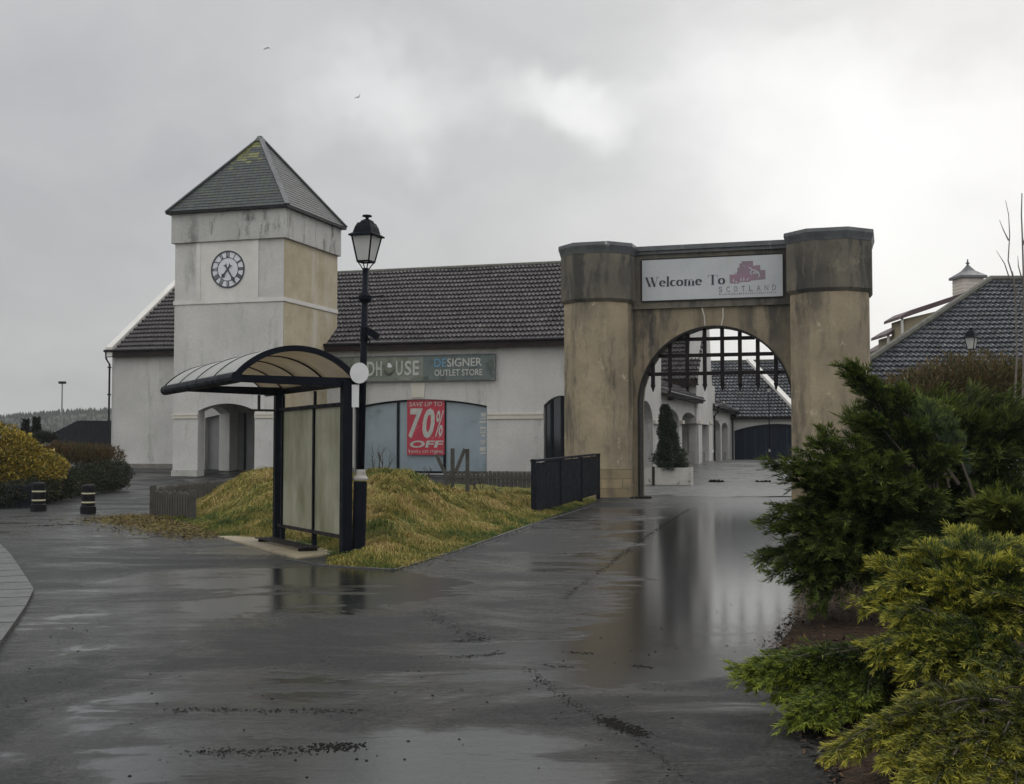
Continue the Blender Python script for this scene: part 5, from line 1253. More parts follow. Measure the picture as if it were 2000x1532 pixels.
def bank_h(P):
    s = sdf(P); x, y = P[:, 0], P[:, 1]
    px = 1000 + 2400 * x / y
    peak = .72 * np.exp(-((px - 770) / np.where(px > 770, 88, 190)) ** 2) + .62 * np.exp(-((px - 500) / 110) ** 2) + .10 * np.exp(-((px - 940) / 110) ** 2) + .20
    up = 1 / (1 + np.exp(-(y - 25.5) / 1.5)); back = 1 / (1 + np.exp((y - 35) / 1.6))
    near = np.exp(-((px - 800) / 150) ** 2)
    e = np.clip(s / 2.2, 0, 1); e = e * e * (3 - 2 * e)
    lump = .05 * np.sin(x * 2.3 + y * .9) + .05 * np.sin(x * 5.1 - y * 3.3) + .04 * np.sin(y * 4.3 + x * 1.1) + .03 * np.sin(x * 9.1 + y * 7.7)
    h = e * (peak * np.clip(.30 + .75 * up, 0, 1) * (.22 + .78 * back) + lump * (.35 + .65 * e)) + .012
    return np.where(s > 0, h, 0)
def grass():
    x0, y0 = bank_xy.min(0) - .3; x1, y1 = bank_xy.max(0) + .3; st = .22
    xs, ys = np.arange(x0, x1, st), np.arange(y0, y1, st); X, Y = np.meshgrid(xs, ys); P = np.stack([X.ravel(), Y.ravel()], 1)
    s = sdf(P); H = bank_h(P); n = len(xs); fs = []
    ok = s > -.16
    for j in range(len(ys) - 1):
        for i in range(n - 1):
            a = j * n + i
            if ok[a] and ok[a + 1] and ok[a + n] and ok[a + n + 1]: fs.append((a, a + 1, a + n + 1, a + n))
    z = np.where(s > 0, H, -.01) ; me = bpy.data.meshes.new('m'); me.from_pydata([(p[0], p[1], float(q)) for p, q in zip(P, z)], [], fs)
    bm = bmesh.new(); bm.from_mesh(me); bmesh.ops.delete(bm, geom=[v for v in bm.verts if not v.link_faces], context='VERTS'); bm.to_mesh(me); bm.free()
    tag_structure(link_mesh(me, 'grass_bank', M['mossy'], smooth=True))
    # blades: long flattened straw with greener tufts
    rng = np.random.default_rng(6); N = 270000
    yy = bank_xy[:, 1].min() + (37 - bank_xy[:, 1].min()) * rng.random(N) ** 1.25; xx = rng.uniform(x0, x1, N); P = np.stack([xx, yy], 1); s = sdf(P); k = s > -.07; P = P[k]; s = s[k]; n = len(P)
    h = bank_h(P); gx = (bank_h(P + [.1, 0]) - h) / .1; gy = (bank_h(P + [0, .1]) - h) / .1
    ang = 1.6 * np.sin(P[:, 0] * 1.1 + 2 * np.sin(P[:, 1] * .7)) + 1.3 * np.sin(P[:, 1] * 1.9 + P[:, 0] * .6) - 1.3 + rng.normal(0, .55, n)
    d = np.stack([np.cos(ang), np.sin(ang)], 1) - np.stack([gx, gy], 1) * .8; d = unit(d)
    tuft = np.sin(P[:, 0] * 3.1 + np.sin(P[:, 1] * 2.7) * 2) * np.sin(P[:, 1] * 3.7 + np.sin(P[:, 0] * 2.1) * 2)
    L = rng.uniform(.10, .27, n) * np.clip(.45 + s / 1.2, .35, 1); rise = rng.uniform(.03, .13, n) * (1 + .5 * tuft) * np.clip(.4 + s, .3, 1)
    base = np.stack([P[:, 0], P[:, 1], h - .01], 1)
    side = np.stack([-d[:, 1], d[:, 0], np.zeros(n)], 1) * (rng.uniform(.007, .016, n) * (P[:, 1] / 22))[:, None]
    D3 = np.stack([d[:, 0], d[:, 1], gx * d[:, 0] + gy * d[:, 1]], 1)
    m1 = base + D3 * (L * .35)[:, None]; m1[:, 2] += rise; m2 = base + D3 * L[:, None]; m2[:, 2] += rise * rng.uniform(.15, 1.0, n)
    v = np.stack([base - side * .5, base + side * .5, m1 + side * .45, m1 - side * .45, m1 - side * .45, m1 + side * .45, m2 + side * .1, m2 - side * .1], 1)
    f1 = .6 * np.sin(P[:, 0] * .9 + 3 * np.sin(P[:, 1] * .45)) + .7 * np.sin(P[:, 1] * 2.3 + P[:, 0] * 1.7 + 2 * np.sin(P[:, 0] * 3.1)) + .8 * np.sin(P[:, 0] * 6.0 + 2.5 * np.sin(P[:, 1] * 3.4)) * np.sin(P[:, 1] * 4.4 + 1.5 * np.sin(P[:, 0] * 2.6)) + .02 + rng.normal(0, .75, n) - np.clip(1.1 - s * 1.6, 0, 1.1) * 1.0
    pal = np.array([(.052, .088, .020), (.135, .145, .032), (.26, .215, .058), (.37, .30, .115), (.30, .20, .085)]); idx = np.clip(np.digitize(f1, [-1.35, -.35, .75, 1.75]), 0, 4)
    cc = pal[idx] * rng.uniform(.72, 1.2, (n, 1)); cc = np.repeat(cc, 2, 0)
    setp(link_mesh(np_mesh(v.reshape(-1, 3), 2 * n, 4, cc), 'grass', M['grassm']), kind='stuff')
    # moss and fallen leaves skirting the left end
    n = 14000; a = GP(235, 1010); b = GP(440, 1044); t = rng.random(n)[:, None]
    p = np.array([tuple(a)]) * (1 - t) + np.array([tuple(b)]) * t + np.stack([rng.normal(0, .4, n), rng.normal(0, .75, n), np.full(n, .012)], 1)
    dd = unit(np.stack([rng.normal(0, 1, n), rng.normal(0, 1, n), rng.normal(0, .15, n)], 1)); ln = rng.uniform(.03, .08, n)
    v, c = blades(p, dd, ln, ln * .5, unit(rng.normal(0, .3, (n, 3)) + [0, 0, 1]), np.array([(.12, .075, .03), (.11, .105, .022), (.06, .035, .015), (.16, .13, .035)])[rng.integers(0, 4, n)], .4)
    setp(link_mesh(np_mesh(v, n, 4, c), 'fallen_leaves', M['leaf']), kind='stuff')
grass()
def bz(x, y): return float(bank_h(np.array([[x, y]]))[0])

# ================================================================== BUS SHELTER
def shelter():
    th = R(28); d1 = Vector((-math.sin(th), math.cos(th), 0)); d2 = Vector((-math.cos(th), -math.sin(th), 0))
    B = Vector((-2.46, 18.25, 0)); T = Matrix.Translation(B) @ Matrix(((d1.x, d2.x, 0, 0), (d1.y, d2.y, 0, 0), (0, 0, 1, 0), (0, 0, 0, 1)))  # x = back along the wall, y = out to the kerb
    t = thing('bus_shelter', B, 'dark blue bus shelter with curved ribbed roof and grimy side panels', 'bus shelter', math.atan2(d1.y, d1.x))
    zb, LR, WD, PA = 2.60, 4.5, 1.70, 3.36
    for x in (0, PA):
        mb = MB(T); w = .075 if x == 0 else .065; mb.box((x - w, -w, 0), (x + w, w, zb)); mb.build('post', M['black'], t, bevel=.008)
    for x in (.02, PA):
        mb = MB(T); mb.loft([[(x - .05, -.09, zb - .10), (x + .05, -.09, zb - .10), (x + .05, -.09, zb + .04), (x - .05, -.09, zb + .04)], [(x - .05, WD - .1, zb - .06), (x + .05, WD - .1, zb - .06), (x + .05, WD - .1, zb + .04), (x - .05, WD - .1, zb + .04)]])
        mb.build('roof_arm', M['black'], t)
    mb = MB(T); mb.loft([[(x, WD - .02 + .085 * math.cos(q), zb + .0 + .085 * math.sin(q)) for q in np.linspace(0, 2 * math.pi, 13)[:-1]] for x in (-.12, LR)]); mb.build('front_beam', M['black'], t, smooth=False)
    mb = MB(T); mb.box((-.10, -.155, zb - .07), (LR, -.095, zb + .06)); mb.build('rear_beam', M['black'], t)
    rise = .41; W2 = (WD + .10) / 2; cy = WD / 2 - .06
    Rr = (W2 * W2 + rise * rise) / (2 * rise); qm = math.asin(W2 / Rr)
    arc = lambda q, r=Rr: (cy + r * math.sin(q), zb + .05 + rise - Rr + r * math.cos(q))
    # ribbed sheet
    nx = 160; mb = MB(T); qs = np.linspace(-qm, qm, 22); vs = []
    for i in range(nx + 1):
        x = -.08 + (LR + .08) * i / nx; dr = .017 * (1 if (i % 4) < 2 else -1)
        for q in qs: y, z = arc(q, Rr + dr); vs.append((x, y, z))
    m = len(qs); mb.add(vs, [(i * m + j, i * m + j + 1, (i + 1) * m + j + 1, (i + 1) * m + j) for i in range(nx) for j in range(m - 1)])
    mb.build('roof_sheet', M['vault'], t)
    mb = MB(T); vs = []
    for i in range(nx + 1):
        x = -.07 + (LR + .07) * i / nx
        for q in qs: y, z = arc(q, Rr - .036 + .010 * (1 if (i % 4) < 2 else -1)); vs.append((x, y, z))
    mb.add(vs, [(i * m + j, i * m + j + 1, (i + 1) * m + j + 1, (i + 1) * m + j) for i in range(nx) for j in range(m - 1)])
    mb.mi = [1 if (i % 4) == 1 else 0 for i in range(nx) for j in range(m - 1)]
    mb.build('added_underlayer', [M['vault_in'], M['vault_in2']], t)  # added layer under the sheet: transmitted tan light with painted rib shade
    for x, r_ in ((-.09, .026), (1.12, .014), (2.25, .014), (3.38, .014), (LR, .02)):
        mb = MB(T); w_ = r_ * .8
        mb.loft([[(x - w_, *arc(q, Rr - .058)), (x + w_, *arc(q, Rr - .058)), (x + w_, *arc(q, Rr + .026)), (x - w_, *arc(q, Rr + .026))] for q in np.linspace(-qm, qm, 25)]); mb.build('roof_rib', M['black'], t)
    # rear glazing frame between the posts
    y = 0; z0, z1 = .30, 2.22
    for x in (.0, .0): pass
    mb = MB(T); mb.box((.08, -.03, z1), (PA - .08, .03, z1 + .06)); mb.build('top_rail', M['black'], t)
    mb = MB(T); mb.box((.08, -.03, z0 - .05), (PA - .08, .03, z0)); mb.build('bottom_rail', M['black_dull'], t)
    xm = 1.42
    for x in (.10, xm, PA - .30): mb = MB(T); mb.box((x - .03, -.035, .02), (x + .03, .035, z1 + .0)); mb.box((x - .02, -.02, z1 + .062), (x + .02, .02, zb - .1)); mb.build('mullion', M['black'], t)
    for a, b in ((.14, xm - .04), (xm + .04, PA - .34)):
        mb = MB(T); mb.box((a, -.008, z0 + .004), (b, .008, z1 - .004)); mb.build('side_panel', M['panel'], t)
    # perch rail high on the far post and slatted bench low down
    mb = MB(T); mb.tube([(PA - .1, .06, 2.24), (PA - .1, .55, 2.24), (PA + .0, .58, 2.24)], .022, 6); mb.box((PA - .12, .35, 2.26), (PA - .08, .39, 2.5)); mb.build('hanging_rail', M['greywood'], t)
    for k in range(4):
        mb = MB(T); mb.box((.75, .14 + k * .085, .07), (PA - .12, .175 + k * .085, .09)); mb.build('bench_slat', M['black_dull'], t)
    for x in (.85, PA - .4): mb = MB(T); mb.box((x, .14, 0), (x + .04, .44, .068)); mb.build('bench_support', M['black_dull'], t)
    # concrete pad
    mb = MB(); P = [GP(425, 1050), GP(560, 1046), GP(655, 1084), GP(580, 1093)]
    mb.prism([tuple(p + Vector((0, 0, -.02))) for p in P], (0, 0, .045)); tag_structure(mb.build('concrete_pad', M['concrete']))
    return T
shelter()

# ================================================================== LAMP POSTS
def lamp(base, H, sc, label, lean=0.0, rot=.35, full=True, name='street_lamp', ls=.82):
    b = Vector(base); T = Matrix.Translation(b) @ Matrix.Rotation(lean, 4, 'Y'); t = thing(name, base, label, 'street lamp', group='heritage lamp posts')
    T2 = T
    def L(prof, n=16, nm='x', mt=None, rt=0.0, smooth=True, z=0, par=None):
        mb = MB(T2); mb.lathe((0, 0, z), prof, n, rt); return mb.build(nm, mt or M['black'], par or t, smooth=smooth)
    hb = 1.12 * sc
    L([(.125 * sc, 0), (.125 * sc, .06), (.10 * sc, .09), (.10 * sc, hb - .02)], 16, 'base', smooth=False)
    L([(.115 * sc, hb), (.118 * sc, hb + .03), (.085 * sc, hb + .07), (.075 * sc, hb + .13), (.06 * sc, hb + .16)], 16, 'collar', M['lampgrey'], smooth=False)
    hl = H - .99 * sc * ls
    L([(.056 * sc, hb + .1), (.048 * sc, hl)], 12, 'shaft')
    # lantern
    k = sc * ls; r0, r1 = .165 * k, .285 * k; z0 = hl + .12 * k; z1 = z0 + .47 * k
    mb = MB(T2)
    for q in (0, 1, 2, 3):
        a = rot + q * math.pi / 2; c, s = math.cos(a), math.sin(a)
        mb.tube([(.03 * c, .03 * s, hl - .04), (.10 * k * c, .10 * k * s, hl + .04), (r0 * c, r0 * s, z0)], .011 * k, 5)
    br = mb.build('bracket', M['black'], t)
    mb = MB(T2)
    cs = [(math.cos(rot + q * math.pi / 2), math.sin(rot + q * math.pi / 2)) for q in range(4)]
    for q in range(4):
        c, s = cs[q]; c2, s2 = cs[(q + 1) % 4]
        mb.bar((r0 * c, r0 * s, z0), (r1 * c, r1 * s, z1), .024 * k, .024 * k)
        mb.bar((r0 * c, r0 * s, z0), (r0 * c2, r0 * s2, z0), .03 * k, .03 * k); mb.bar((r1 * c, r1 * s, z1), (r1 * c2, r1 * s2, z1), .03 * k, .03 * k)
    fr = mb.build('lantern_frame', M['black'], t)
    for q in range(4):
        c, s = cs[q]; c2, s2 = cs[(q + 1) % 4]; f = .97
        mb = MB(T2); mb.quad((r0 * c * f, r0 * s * f, z0), (r0 * c2 * f, r0 * s2 * f, z0), (r1 * c2 * f, r1 * s2 * f, z1), (r1 * c * f, r1 * s * f, z1)); mb.build('glass_pane', M['lampglass'], fr)
    L([(r1 * 1.22, z1 - .01), (r1 * 1.22, z1 + .012), (r1 * .93, z1 + .05 * k), (r1 * .80, z1 + .16 * k), (r1 * .62, z1 + .24 * k)], 4, 'lantern_roof', rt=rot, smooth=False)
    L([(r1 * .50, z1 + .235 * k), (r1 * .40, z1 + .28 * k), (.03 * k, z1 + .32 * k), (.03 * k, z1 + .345 * k), (.09 * k, z1 + .36 * k), (.085 * k, z1 + .385 * k), (.02 * k, z1 + .40 * k)], 12, 'finial', smooth=False)
    return t, T2, z1
M['lampgrey'] = pbr('grey_collar', (.22, .215, .19), (.30, .29, .26), 5, .6, 40, .2, .004)
def lamps():
    b = GP(700, 1086); t, T, z1 = lamp(b, 5.10, 1.0, 'tall black lamp post with four sided lantern beside the bus shelter', lean=R(1.15), rot=.42)
    mb = MB(T); zc = P3(710, 581, b.y).z; mb.bar((-.24, .0, zc - .03), (.27, 0, zc + .03), .02, .02); mb.lathe((0, 0, zc - .08), [(.07, 0), (.10, .05), (.10, .10), (.06, .16)], 10); mb.build('ladder_bar', M['black'], t)
    mb = MB(T); zf = P3(715, 650, b.y).z; mb.loft([[(.05, -.12, zf - .03), (.20, -.12, zf - .12), (.20, .06, zf - .12), (.05, .06, zf - .03)], [(.08, -.12, zf + .07), (.24, -.12, zf - .02), (.24, .06, zf - .02), (.08, .06, zf + .07)]]); mb.lathe((0, 0, zf - .14), [(.06, 0), (.06, .22)], 10)
    mb.bar((0, -.06, zf + .05), (.1, -.06, zf - .15), .02, .02); mb.build('floodlight', M['black'], t)
    # round stop sign plate on the post
    c = P3(702, 729, b.y - .16); mb = MB(Matrix.Translation(c) @ Matrix.Rotation(R(90), 4, 'X')); r = .138
    o = thing('stop_sign', tuple(c), 'blank round white plate fixed to the lamp post beside the shelter roof', 'sign')
    mb.prism([(r * math.cos(q), r * 1.12 * math.sin(q), 0) for q in np.linspace(0, 6.283, 41)[:-1]], (0, 0, .014)); mb.build('disc', M['white'], o)
    p = P3(694, 774, b.y - .145); mb = MB(); mb.box((p.x - .052, p.y, p.z - .165), (p.x + .052, p.y + .012, p.z + .17)); mb.build('lower_plate', M['white'], o)
    # the lamp in the courtyard and the one behind the shrubs
    b2 = GP(1503, 906); zt = P3(1503, 752, b2.y).z
    lamp(b2, zt - b2.z, .62, 'slim lamp post standing in the courtyard seen through the arch', name='street_lamp', rot=.2)
    b3 = P3(1901, 900, 40); b3.z = 0; zt = P3(1901, 640, 40).z
    lamp(b3, zt, 1.0, 'lamp post half hidden behind the right hand shrubs in front of the grey roof', rot=.1)
lamps()

# ================================================================== BOLLARDS
def bollards():
    def one(px, py, lab):
        b = GP(px, py); t = thing('bollard', b, lab, 'bollard', group='black bollards with pale bands across the path')
        k = b.y / 30.0
        prof = [(.185, 0), (.185, .16), (.165, .18), (.165, .19)]
        mb = MB(); mb.lathe(b, [(r * k, z * k) for r, z in prof], 20); mb.build('foot', M['rubber'], t)
        mb = MB(); mb.lathe(b, [(r * k, z * k) for r, z in ((.158, .19), (.158, .645), (.150, .68), (.10, .705), (.0001, .71))], 20); mb.build('body', M['rubber'], t, smooth=False)
        for z in (.255, .47):
            mb = MB(); mb.lathe(b, [(.1605 * k, z * k), (.1605 * k, (z + .035) * k)], 20); mb.build('band', M['yellowband'], t)
    one(75, 999, 'black bollard with two pale bands, the left one by the dark hedge'); one(172, 1003, 'black bollard with two pale bands, the right one in the open path')
bollards()

# ================================================================== FENCES
def slats(mb, a, b, zf, h, bw, gap, th, rng, round_top=False, wob=.02):
    a, b = Vector(a), Vector(b); L = (b - a).length; d = (b - a).normalized(); n = Vector((-d.y, d.x, 0)); x = 0
    while x < L - bw * .5:
        p = a + d * x; q = p + d * bw; z0 = zf(p.x, p.y); zt = z0 + h + rng.uniform(-wob, wob)
        s = n * th
        top = [zt, zt]
        vs = [(p.x, p.y, z0), (q.x, q.y, z0), (q.x + s.x, q.y + s.y, z0), (p.x + s.x, p.y + s.y, z0), (p.x, p.y, zt), (q.x, q.y, zt), (q.x + s.x, q.y + s.y, zt), (p.x + s.x, p.y + s.y, zt)]
        if round_top:
            mb.loft([[tuple(v) for v in vs[:4]], [tuple(Vector(v) - Vector((0, 0, .05))) for v in vs[4:]], [tuple((Vector(v) * .5 + (Vector(vs[4]) + Vector(vs[6])) * .25)) for v in vs[4:]]])
        else: mb.loft([vs[:4], vs[4:]])
        x += bw + gap
    return mb
def fences():
    rng = random.Random(12); zf0 = lambda x, y: g(y)
    # dark panel fence between bank and pillar
    a, b = GP(1042, 1007), GP(1168, 972); b = P3(1168, 900, 38.5); b.z = 0; a.z = 0
    t = thing('panel_fence', a, 'dark boarded fence panel between the grass bank and the left gate pillar', 'fence')
    n = Vector((-(b - a).y, (b - a).x, 0)).normalized()
    mb = MB(); slats(mb, a - n * .04, b - n * .04, lambda x, y: .06 + .012 * (y - 29), 1.18, .13, .04, .022, rng, wob=.01); mb.build('boards', M['darkwood'], t)
    mb = MB()
    for z in (.45, .95): mb.bar(a + Vector((0, 0, z)) + n * .02, b + Vector((0, 0, z)) + n * .02, .05, .1)
    mb.bar(a + Vector((0, 0, 1.29)), b + Vector((0, 0, 1.40)), .16, .05); mb.build('rail', M['darkwood'], t)
    for k in range(4):
        p = a.lerp(b, k / 3); mb = MB(); mb.box((p.x - .06, p.y - .06, 0), (p.x + .06, p.y + .06, 1.30 + .035 * k + (.03 if k == 0 else 0))); mb.build('post', M['darkwood'], t)
    # low round topped log edging behind the bank, in front of the shop
    p0, p1 = P3(868, 920, 50), P3(1045, 925, 47); z0 = P3(950, 946, 48).z
    t = thing('low_picket_fence', (p0.x, p0.y, 0), 'low weathered picket fence between the bank and the shop front', 'fence')
    ht = P3(950, 921, 48).z
    mb = MB(); slats(mb, (p0.x, p0.y, 0), (p1.x, p1.y, 0), lambda x, y: 0, ht, .14, .075, .05, rng, True, .03); mb.build('pickets', M['greywood'], t)
    mb = MB(); mb.bar((p0.x, p0.y - .02, ht - .25), (p1.x, p1.y - .02, ht - .25), .04, .1); mb.build('rail', M['greywood'], t)
    # left return fence
    A, B, C = GP(381, 1017), GP(303, 1006), P3(520, 900, 42)
    t = thing('low_picket_fence', A, 'low weathered picket fence turning the left end of the grass bank', 'fence')
    mb = MB(); slats(mb, A, B, lambda x, y: 0, .60, .12, .055, .05, rng, True, .03); mb.build('pickets', M['greywood'], t)
    zt = P3(430, 936, 39).z
    mb = MB(); slats(mb, B + Vector((.1, .1, 0)), (C.x, C.y, 0), lambda x, y: 0, .68, .13, .05, .05, rng, True); mb.build('pickets', M['greywood'], t)
    for q_, h_ in ((A, .66), (B, .70)):
        mb = MB(); mb.box((q_.x - .12, q_.y - .06, 0), (q_.x + .01, q_.y + .06, h_)); mb.build('post', M['greywood'], t)
    # old timber frame on the bank
    Y = 31.5; base = P3(890, 935, Y); bzv = bz(base.x, Y) - .1
    t = thing('timber_frame', (base.x, Y, bzv), 'broken grey timber frame of two posts and slanting rails on the bank', 'frame')
    for px, yt in ((884, 876), (913, 877)):
        p = P3(px, yt, Y); mb = MB(); mb.box((p.x - .05, Y - .05, 0), (p.x + .05, Y + .05, p.z)); mb.build('post', M['greywood'], t)
    for (xa, ya), (xb, yb), nm in (((852, 888), (874, 935), 'rail'), ((890, 922), (908, 877), 'rail')):
        mb = MB(); mb.bar(P3(xa, ya, Y - .08), P3(xb, yb, Y - .08), .09, .07, up=(0, 1, 0)); mb.build(nm, M['greywood'], t)
    # tall close boarded fence far left
    pts = [P3(98, 848, 84), P3(150, 822, 81), P3(224, 822, 76)]
    t = thing('boarded_fence', (pts[0].x, pts[0].y, g(80)), 'tall dark close boarded fence at the left of the shop', 'fence')
    mb = MB()
    for p, q in zip(pts[:-1], pts[1:]):
        L = (q - p).length; k = int(L / .16)
        for i in range(k):
            c0, c1 = p.lerp(q, i / k), p.lerp(q, (i + .9) / k); zt = c0.z + rng.uniform(-.02, .02); mb.loft([[(c0.x, c0.y, 0), (c1.x, c1.y, 0), (c1.x, c1.y + .03, 0), (c0.x, c0.y + .03, 0)], [(c0.x, c0.y, zt), (c1.x, c1.y, zt), (c1.x, c1.y + .03, zt), (c0.x, c0.y + .03, zt)]])
    mb.build('boards', M['darkwood2'], t)
    mb = MB()
    for p, q in zip(pts[:-1], pts[1:]): mb.bar(p + Vector((0, .08, -.5)), q + Vector((0, .08, -.5)), .06, .1)
    mb.build('rail', M['darkwood'], t)
    # palisade in front of the hedge, far left
    a, b = GP(-60, 994), GP(60, 992)
    a2, b2 = Vector((a.x, a.y, 0)), Vector((b.x, b.y, 0))
    t = thing('log_edging', b2, 'dark upright log edging under the yellow hedge', 'fence')
    mb = MB(); slats(mb, a2, b2, lambda x, y: 0, .62, .12, .01, .08, rng, True, .03)
    c2 = GP(235, 932); slats(mb, b2, Vector((c2.x, c2.y - 4, 0)), lambda x, y: 0, .66, .14, .02, .08, rng, True, .03); mb.build('logs', M['darkwood2'], t)
M['darkwood2'] = pbr('dark_grey_boards', (.010, .011, .015), (.020, .021, .025), 2, .8, 50, .4, .01, spec=.08, streak=((.06, .062, .065), .58, .72, 6))
fences()

# ================================================================== LEFT HEDGES, LAMP, TREES
def left_side():
    P = lambda px, py, Y: tuple(P3(px, py, Y))
    YH = 35
    t = thing('yellow_hedge', tuple(P3(40, 900, YH).xy) + (0,), 'large yellow leaved hedge mound at the left edge', 'hedge')
    cs = [P(-60, 890, YH), P(-5, 875, YH), P(35, 885, YH), P(70, 900, YH + 1), P(100, 912, YH + 1.5), P(-20, 925, YH), P(40, 920, YH), P(85, 925, YH + 1)]
    rs = [(.9, 1.0, .95), (.75, .9, .70), (.6, .8, .55), (.5, .8, .42), (.42, .8, .33), (.9, .9, .4), (.7, .9, .4), (.55, .9, .32)]
    link_mesh(leaf_mass(cs, rs, 26000, 31, .075, [((.36, .27, .035), 5), ((.24, .17, .025), 5), ((.12, .085, .018), 4), ((.08, .09, .02), 3), ((.46, .40, .14), 1.2)], .35, width=.55, zmin=.25), 'foliage', M['leaf'], t)
    mb = MB()
    for x, y, z in cs[:5]: mb.tube([(x, y, 0), (x, y, z)], [.05, .02], 5)
    mb.build('stem', M['bark'], t)
    t = thing('low_dark_hedge', tuple(P3(170, 930, 38).xy) + (0,), 'low dark green hedge running from the yellow one to the shop corner', 'hedge')
    cs, rs = [], []
    for px, top, Y in ((55, 940, 33.5), (90, 932, 35), (125, 925, 37), (155, 915, 39.5), (185, 908, 42), (212, 903, 44), (236, 899, 45.5)):
        p = P3(px, top, Y); cs.append((p.x - .25, Y, max(.25, p.z * .45 + .05))); rs.append((.55, 1.3, max(.3, p.z * .50)))
    link_mesh(leaf_mass(cs, rs, 30000, 32, .06, [((.012, .018, .008), 6), ((.022, .03, .012), 3), ((.08, .055, .018), 1)], .4, width=.5, zmin=.05), 'foliage', M['leaf'], t)
    mb = MB()
    for x, y, z in cs: mb.tube([(x, y, 0), (x, y, z)], [.04, .02], 5)
    mb.build('stem', M['bark'], t)
    t = thing('rusty_scrub', tuple(P3(170, 890, 47).xy) + (0,), 'rust brown scrub behind the low hedge in front of the boarded fence', 'shrub')
    cs = [tuple(P3(px, py, 47)) for px, py in ((120, 885), (150, 888), (180, 890), (208, 892), (95, 890))]
    link_mesh(leaf_mass(cs, [(.7, .8, .45)] * 5, 11000, 33, .08, [((.10, .055, .02), 4), ((.06, .045, .018), 4), ((.05, .06, .02), 2)], .8, width=.35, up=.8), 'foliage', M['leaf'], t)
    mb = MB()
    for x, y, z in cs: mb.tube([(x, y, 0), (x, y, z)], [.04, .02], 5)
    mb.build('stem', M['bark'], t)
    # distant twin headed lamp
    b = P3(120, 850, 110); zt = P3(120, 750, 110).z
    t = thing('car_park_lamp', (b.x, b.y, .5), 'distant thin lamp column with a flat dark head over the left fence', 'street lamp')
    mb = MB(); mb.tube([(b.x, b.y, .5), (b.x, b.y, zt)], [.09, .06], 8); mb.build('column', M['greypanel'], t)
    mb = MB(); mb.box((b.x - .32, b.y - .15, zt), (b.x + .32, b.y + .15, zt + .22)); mb.build('lamp_head', M['black'], t, bevel=.04)
    # small trees beyond
    for px, top, lab in ((50, 822, 'small pointed dark conifer beyond the hedge, left one'), (71, 818, 'small pointed dark conifer beyond the hedge, right taller one')):
        Y = 75; p = P3(px, top, Y); h = p.z - .6
        t = thing('pointed_conifer', (p.x, Y, .6), lab, 'tree', group='pointed conifers beyond the yellow hedge')
        rng = np.random.default_rng(px); n = 1500; z = rng.random(n); r = (1 - z) * .42 * (.6 + .4 * rng.random(n)) + .03; a = rng.random(n) * 6.28
        q = np.stack([p.x + r * np.cos(a), Y + r * np.sin(a), .6 + z * h], 1); d = unit(np.stack([np.cos(a), np.sin(a), np.full(n, .9)], 1)); ln = rng.uniform(.15, .3, n)
        v, c = blades(q, d, ln, ln * .4, unit(rng.normal(0, 1, (n, 3))), np.full((n, 3), (.016, .022, .014))); link_mesh(np_mesh(v, n, 4, c), 'crown', M['leaf'], t)
        mb = MB(); mb.tube([(p.x, Y, .6), (p.x, Y, p.z - .2)], [.07, .02], 6); mb.build('trunk', M['bark'], t)
    # low dark branchy shrub next to them
    cs = [tuple(P3(px, py, 70)) for px, py in ((74, 858), (86, 853), (96, 856), (64, 862))]
    c0 = P3(80, 850, 70); t = thing('dark_bush', (c0.x, 70, .6), 'dark ragged bush beside the end of the boarded fence', 'shrub')
    link_mesh(leaf_mass(cs, [(.5, .5, .3)] * 4, 2500, 35, .15, [((.018, .022, .014), 4), ((.03, .034, .02), 2)], .8, width=.3, up=.5), 'foliage', M['leaf'], t)
    mb = MB(); mb.tube([(c0.x, 70, .6), (c0.x, 70, c0.z)], [.1, .05], 6); mb.build('stem', M['bark'], t)
left_side()

# ================================================================== DEAD TWIGGY SHRUBS ON THE BANK
def twigs():
    def bush(px, py, Y, h, n, seed, lab):
        rng = random.Random(seed); b = P3(px, py, Y); z = bz(b.x, Y) - .05
        t = thing('dead_shrub', (b.x, Y, z), lab, 'shrub', group='bare dead shrubs on the grass bank'); mb = MB()
        def grow(p, d, L, r, lev):
            q = p + d * L; mid = p.lerp(q, .5) + Vector((rng.gauss(0, .02), 0, rng.gauss(0, .02))); mb.tube([p, mid, q], [r, r * .8, r * .55], 4)
            if lev:
                for _ in range(rng.randint(2, 3)): grow(p.lerp(q, rng.uniform(.5, 1)), (d + Vector((rng.gauss(0, .45), rng.gauss(0, .4), rng.uniform(-.1, .3)))).normalized(), L * rng.uniform(.4, .65), r * .55, lev - 1)
        for _ in range(n): grow(Vector((b.x + rng.gauss(0, .08), Y, z)), Vector((rng.gauss(0, .28), rng.gauss(0, .2), 1)).normalized(), h * rng.uniform(.4, .6), .012, 2)
        mb.build('branches', M['bark'], t)
    bush(742, 905, 30, 1.05, 5, 1, 'bare dark dead shrub on the crest of the bank right of the lamp post')
    bush(826, 905, 30.5, .5, 4, 2, 'small bare dead shrub on the crest below the red poster')
    bush(935, 935, 34, .8, 6, 3, 'thin pale dead shrub right of the broken timber frame')
    bush(965, 940, 36, .8, 4, 4, 'wispy dead shrub against the picket fence')
twigs()

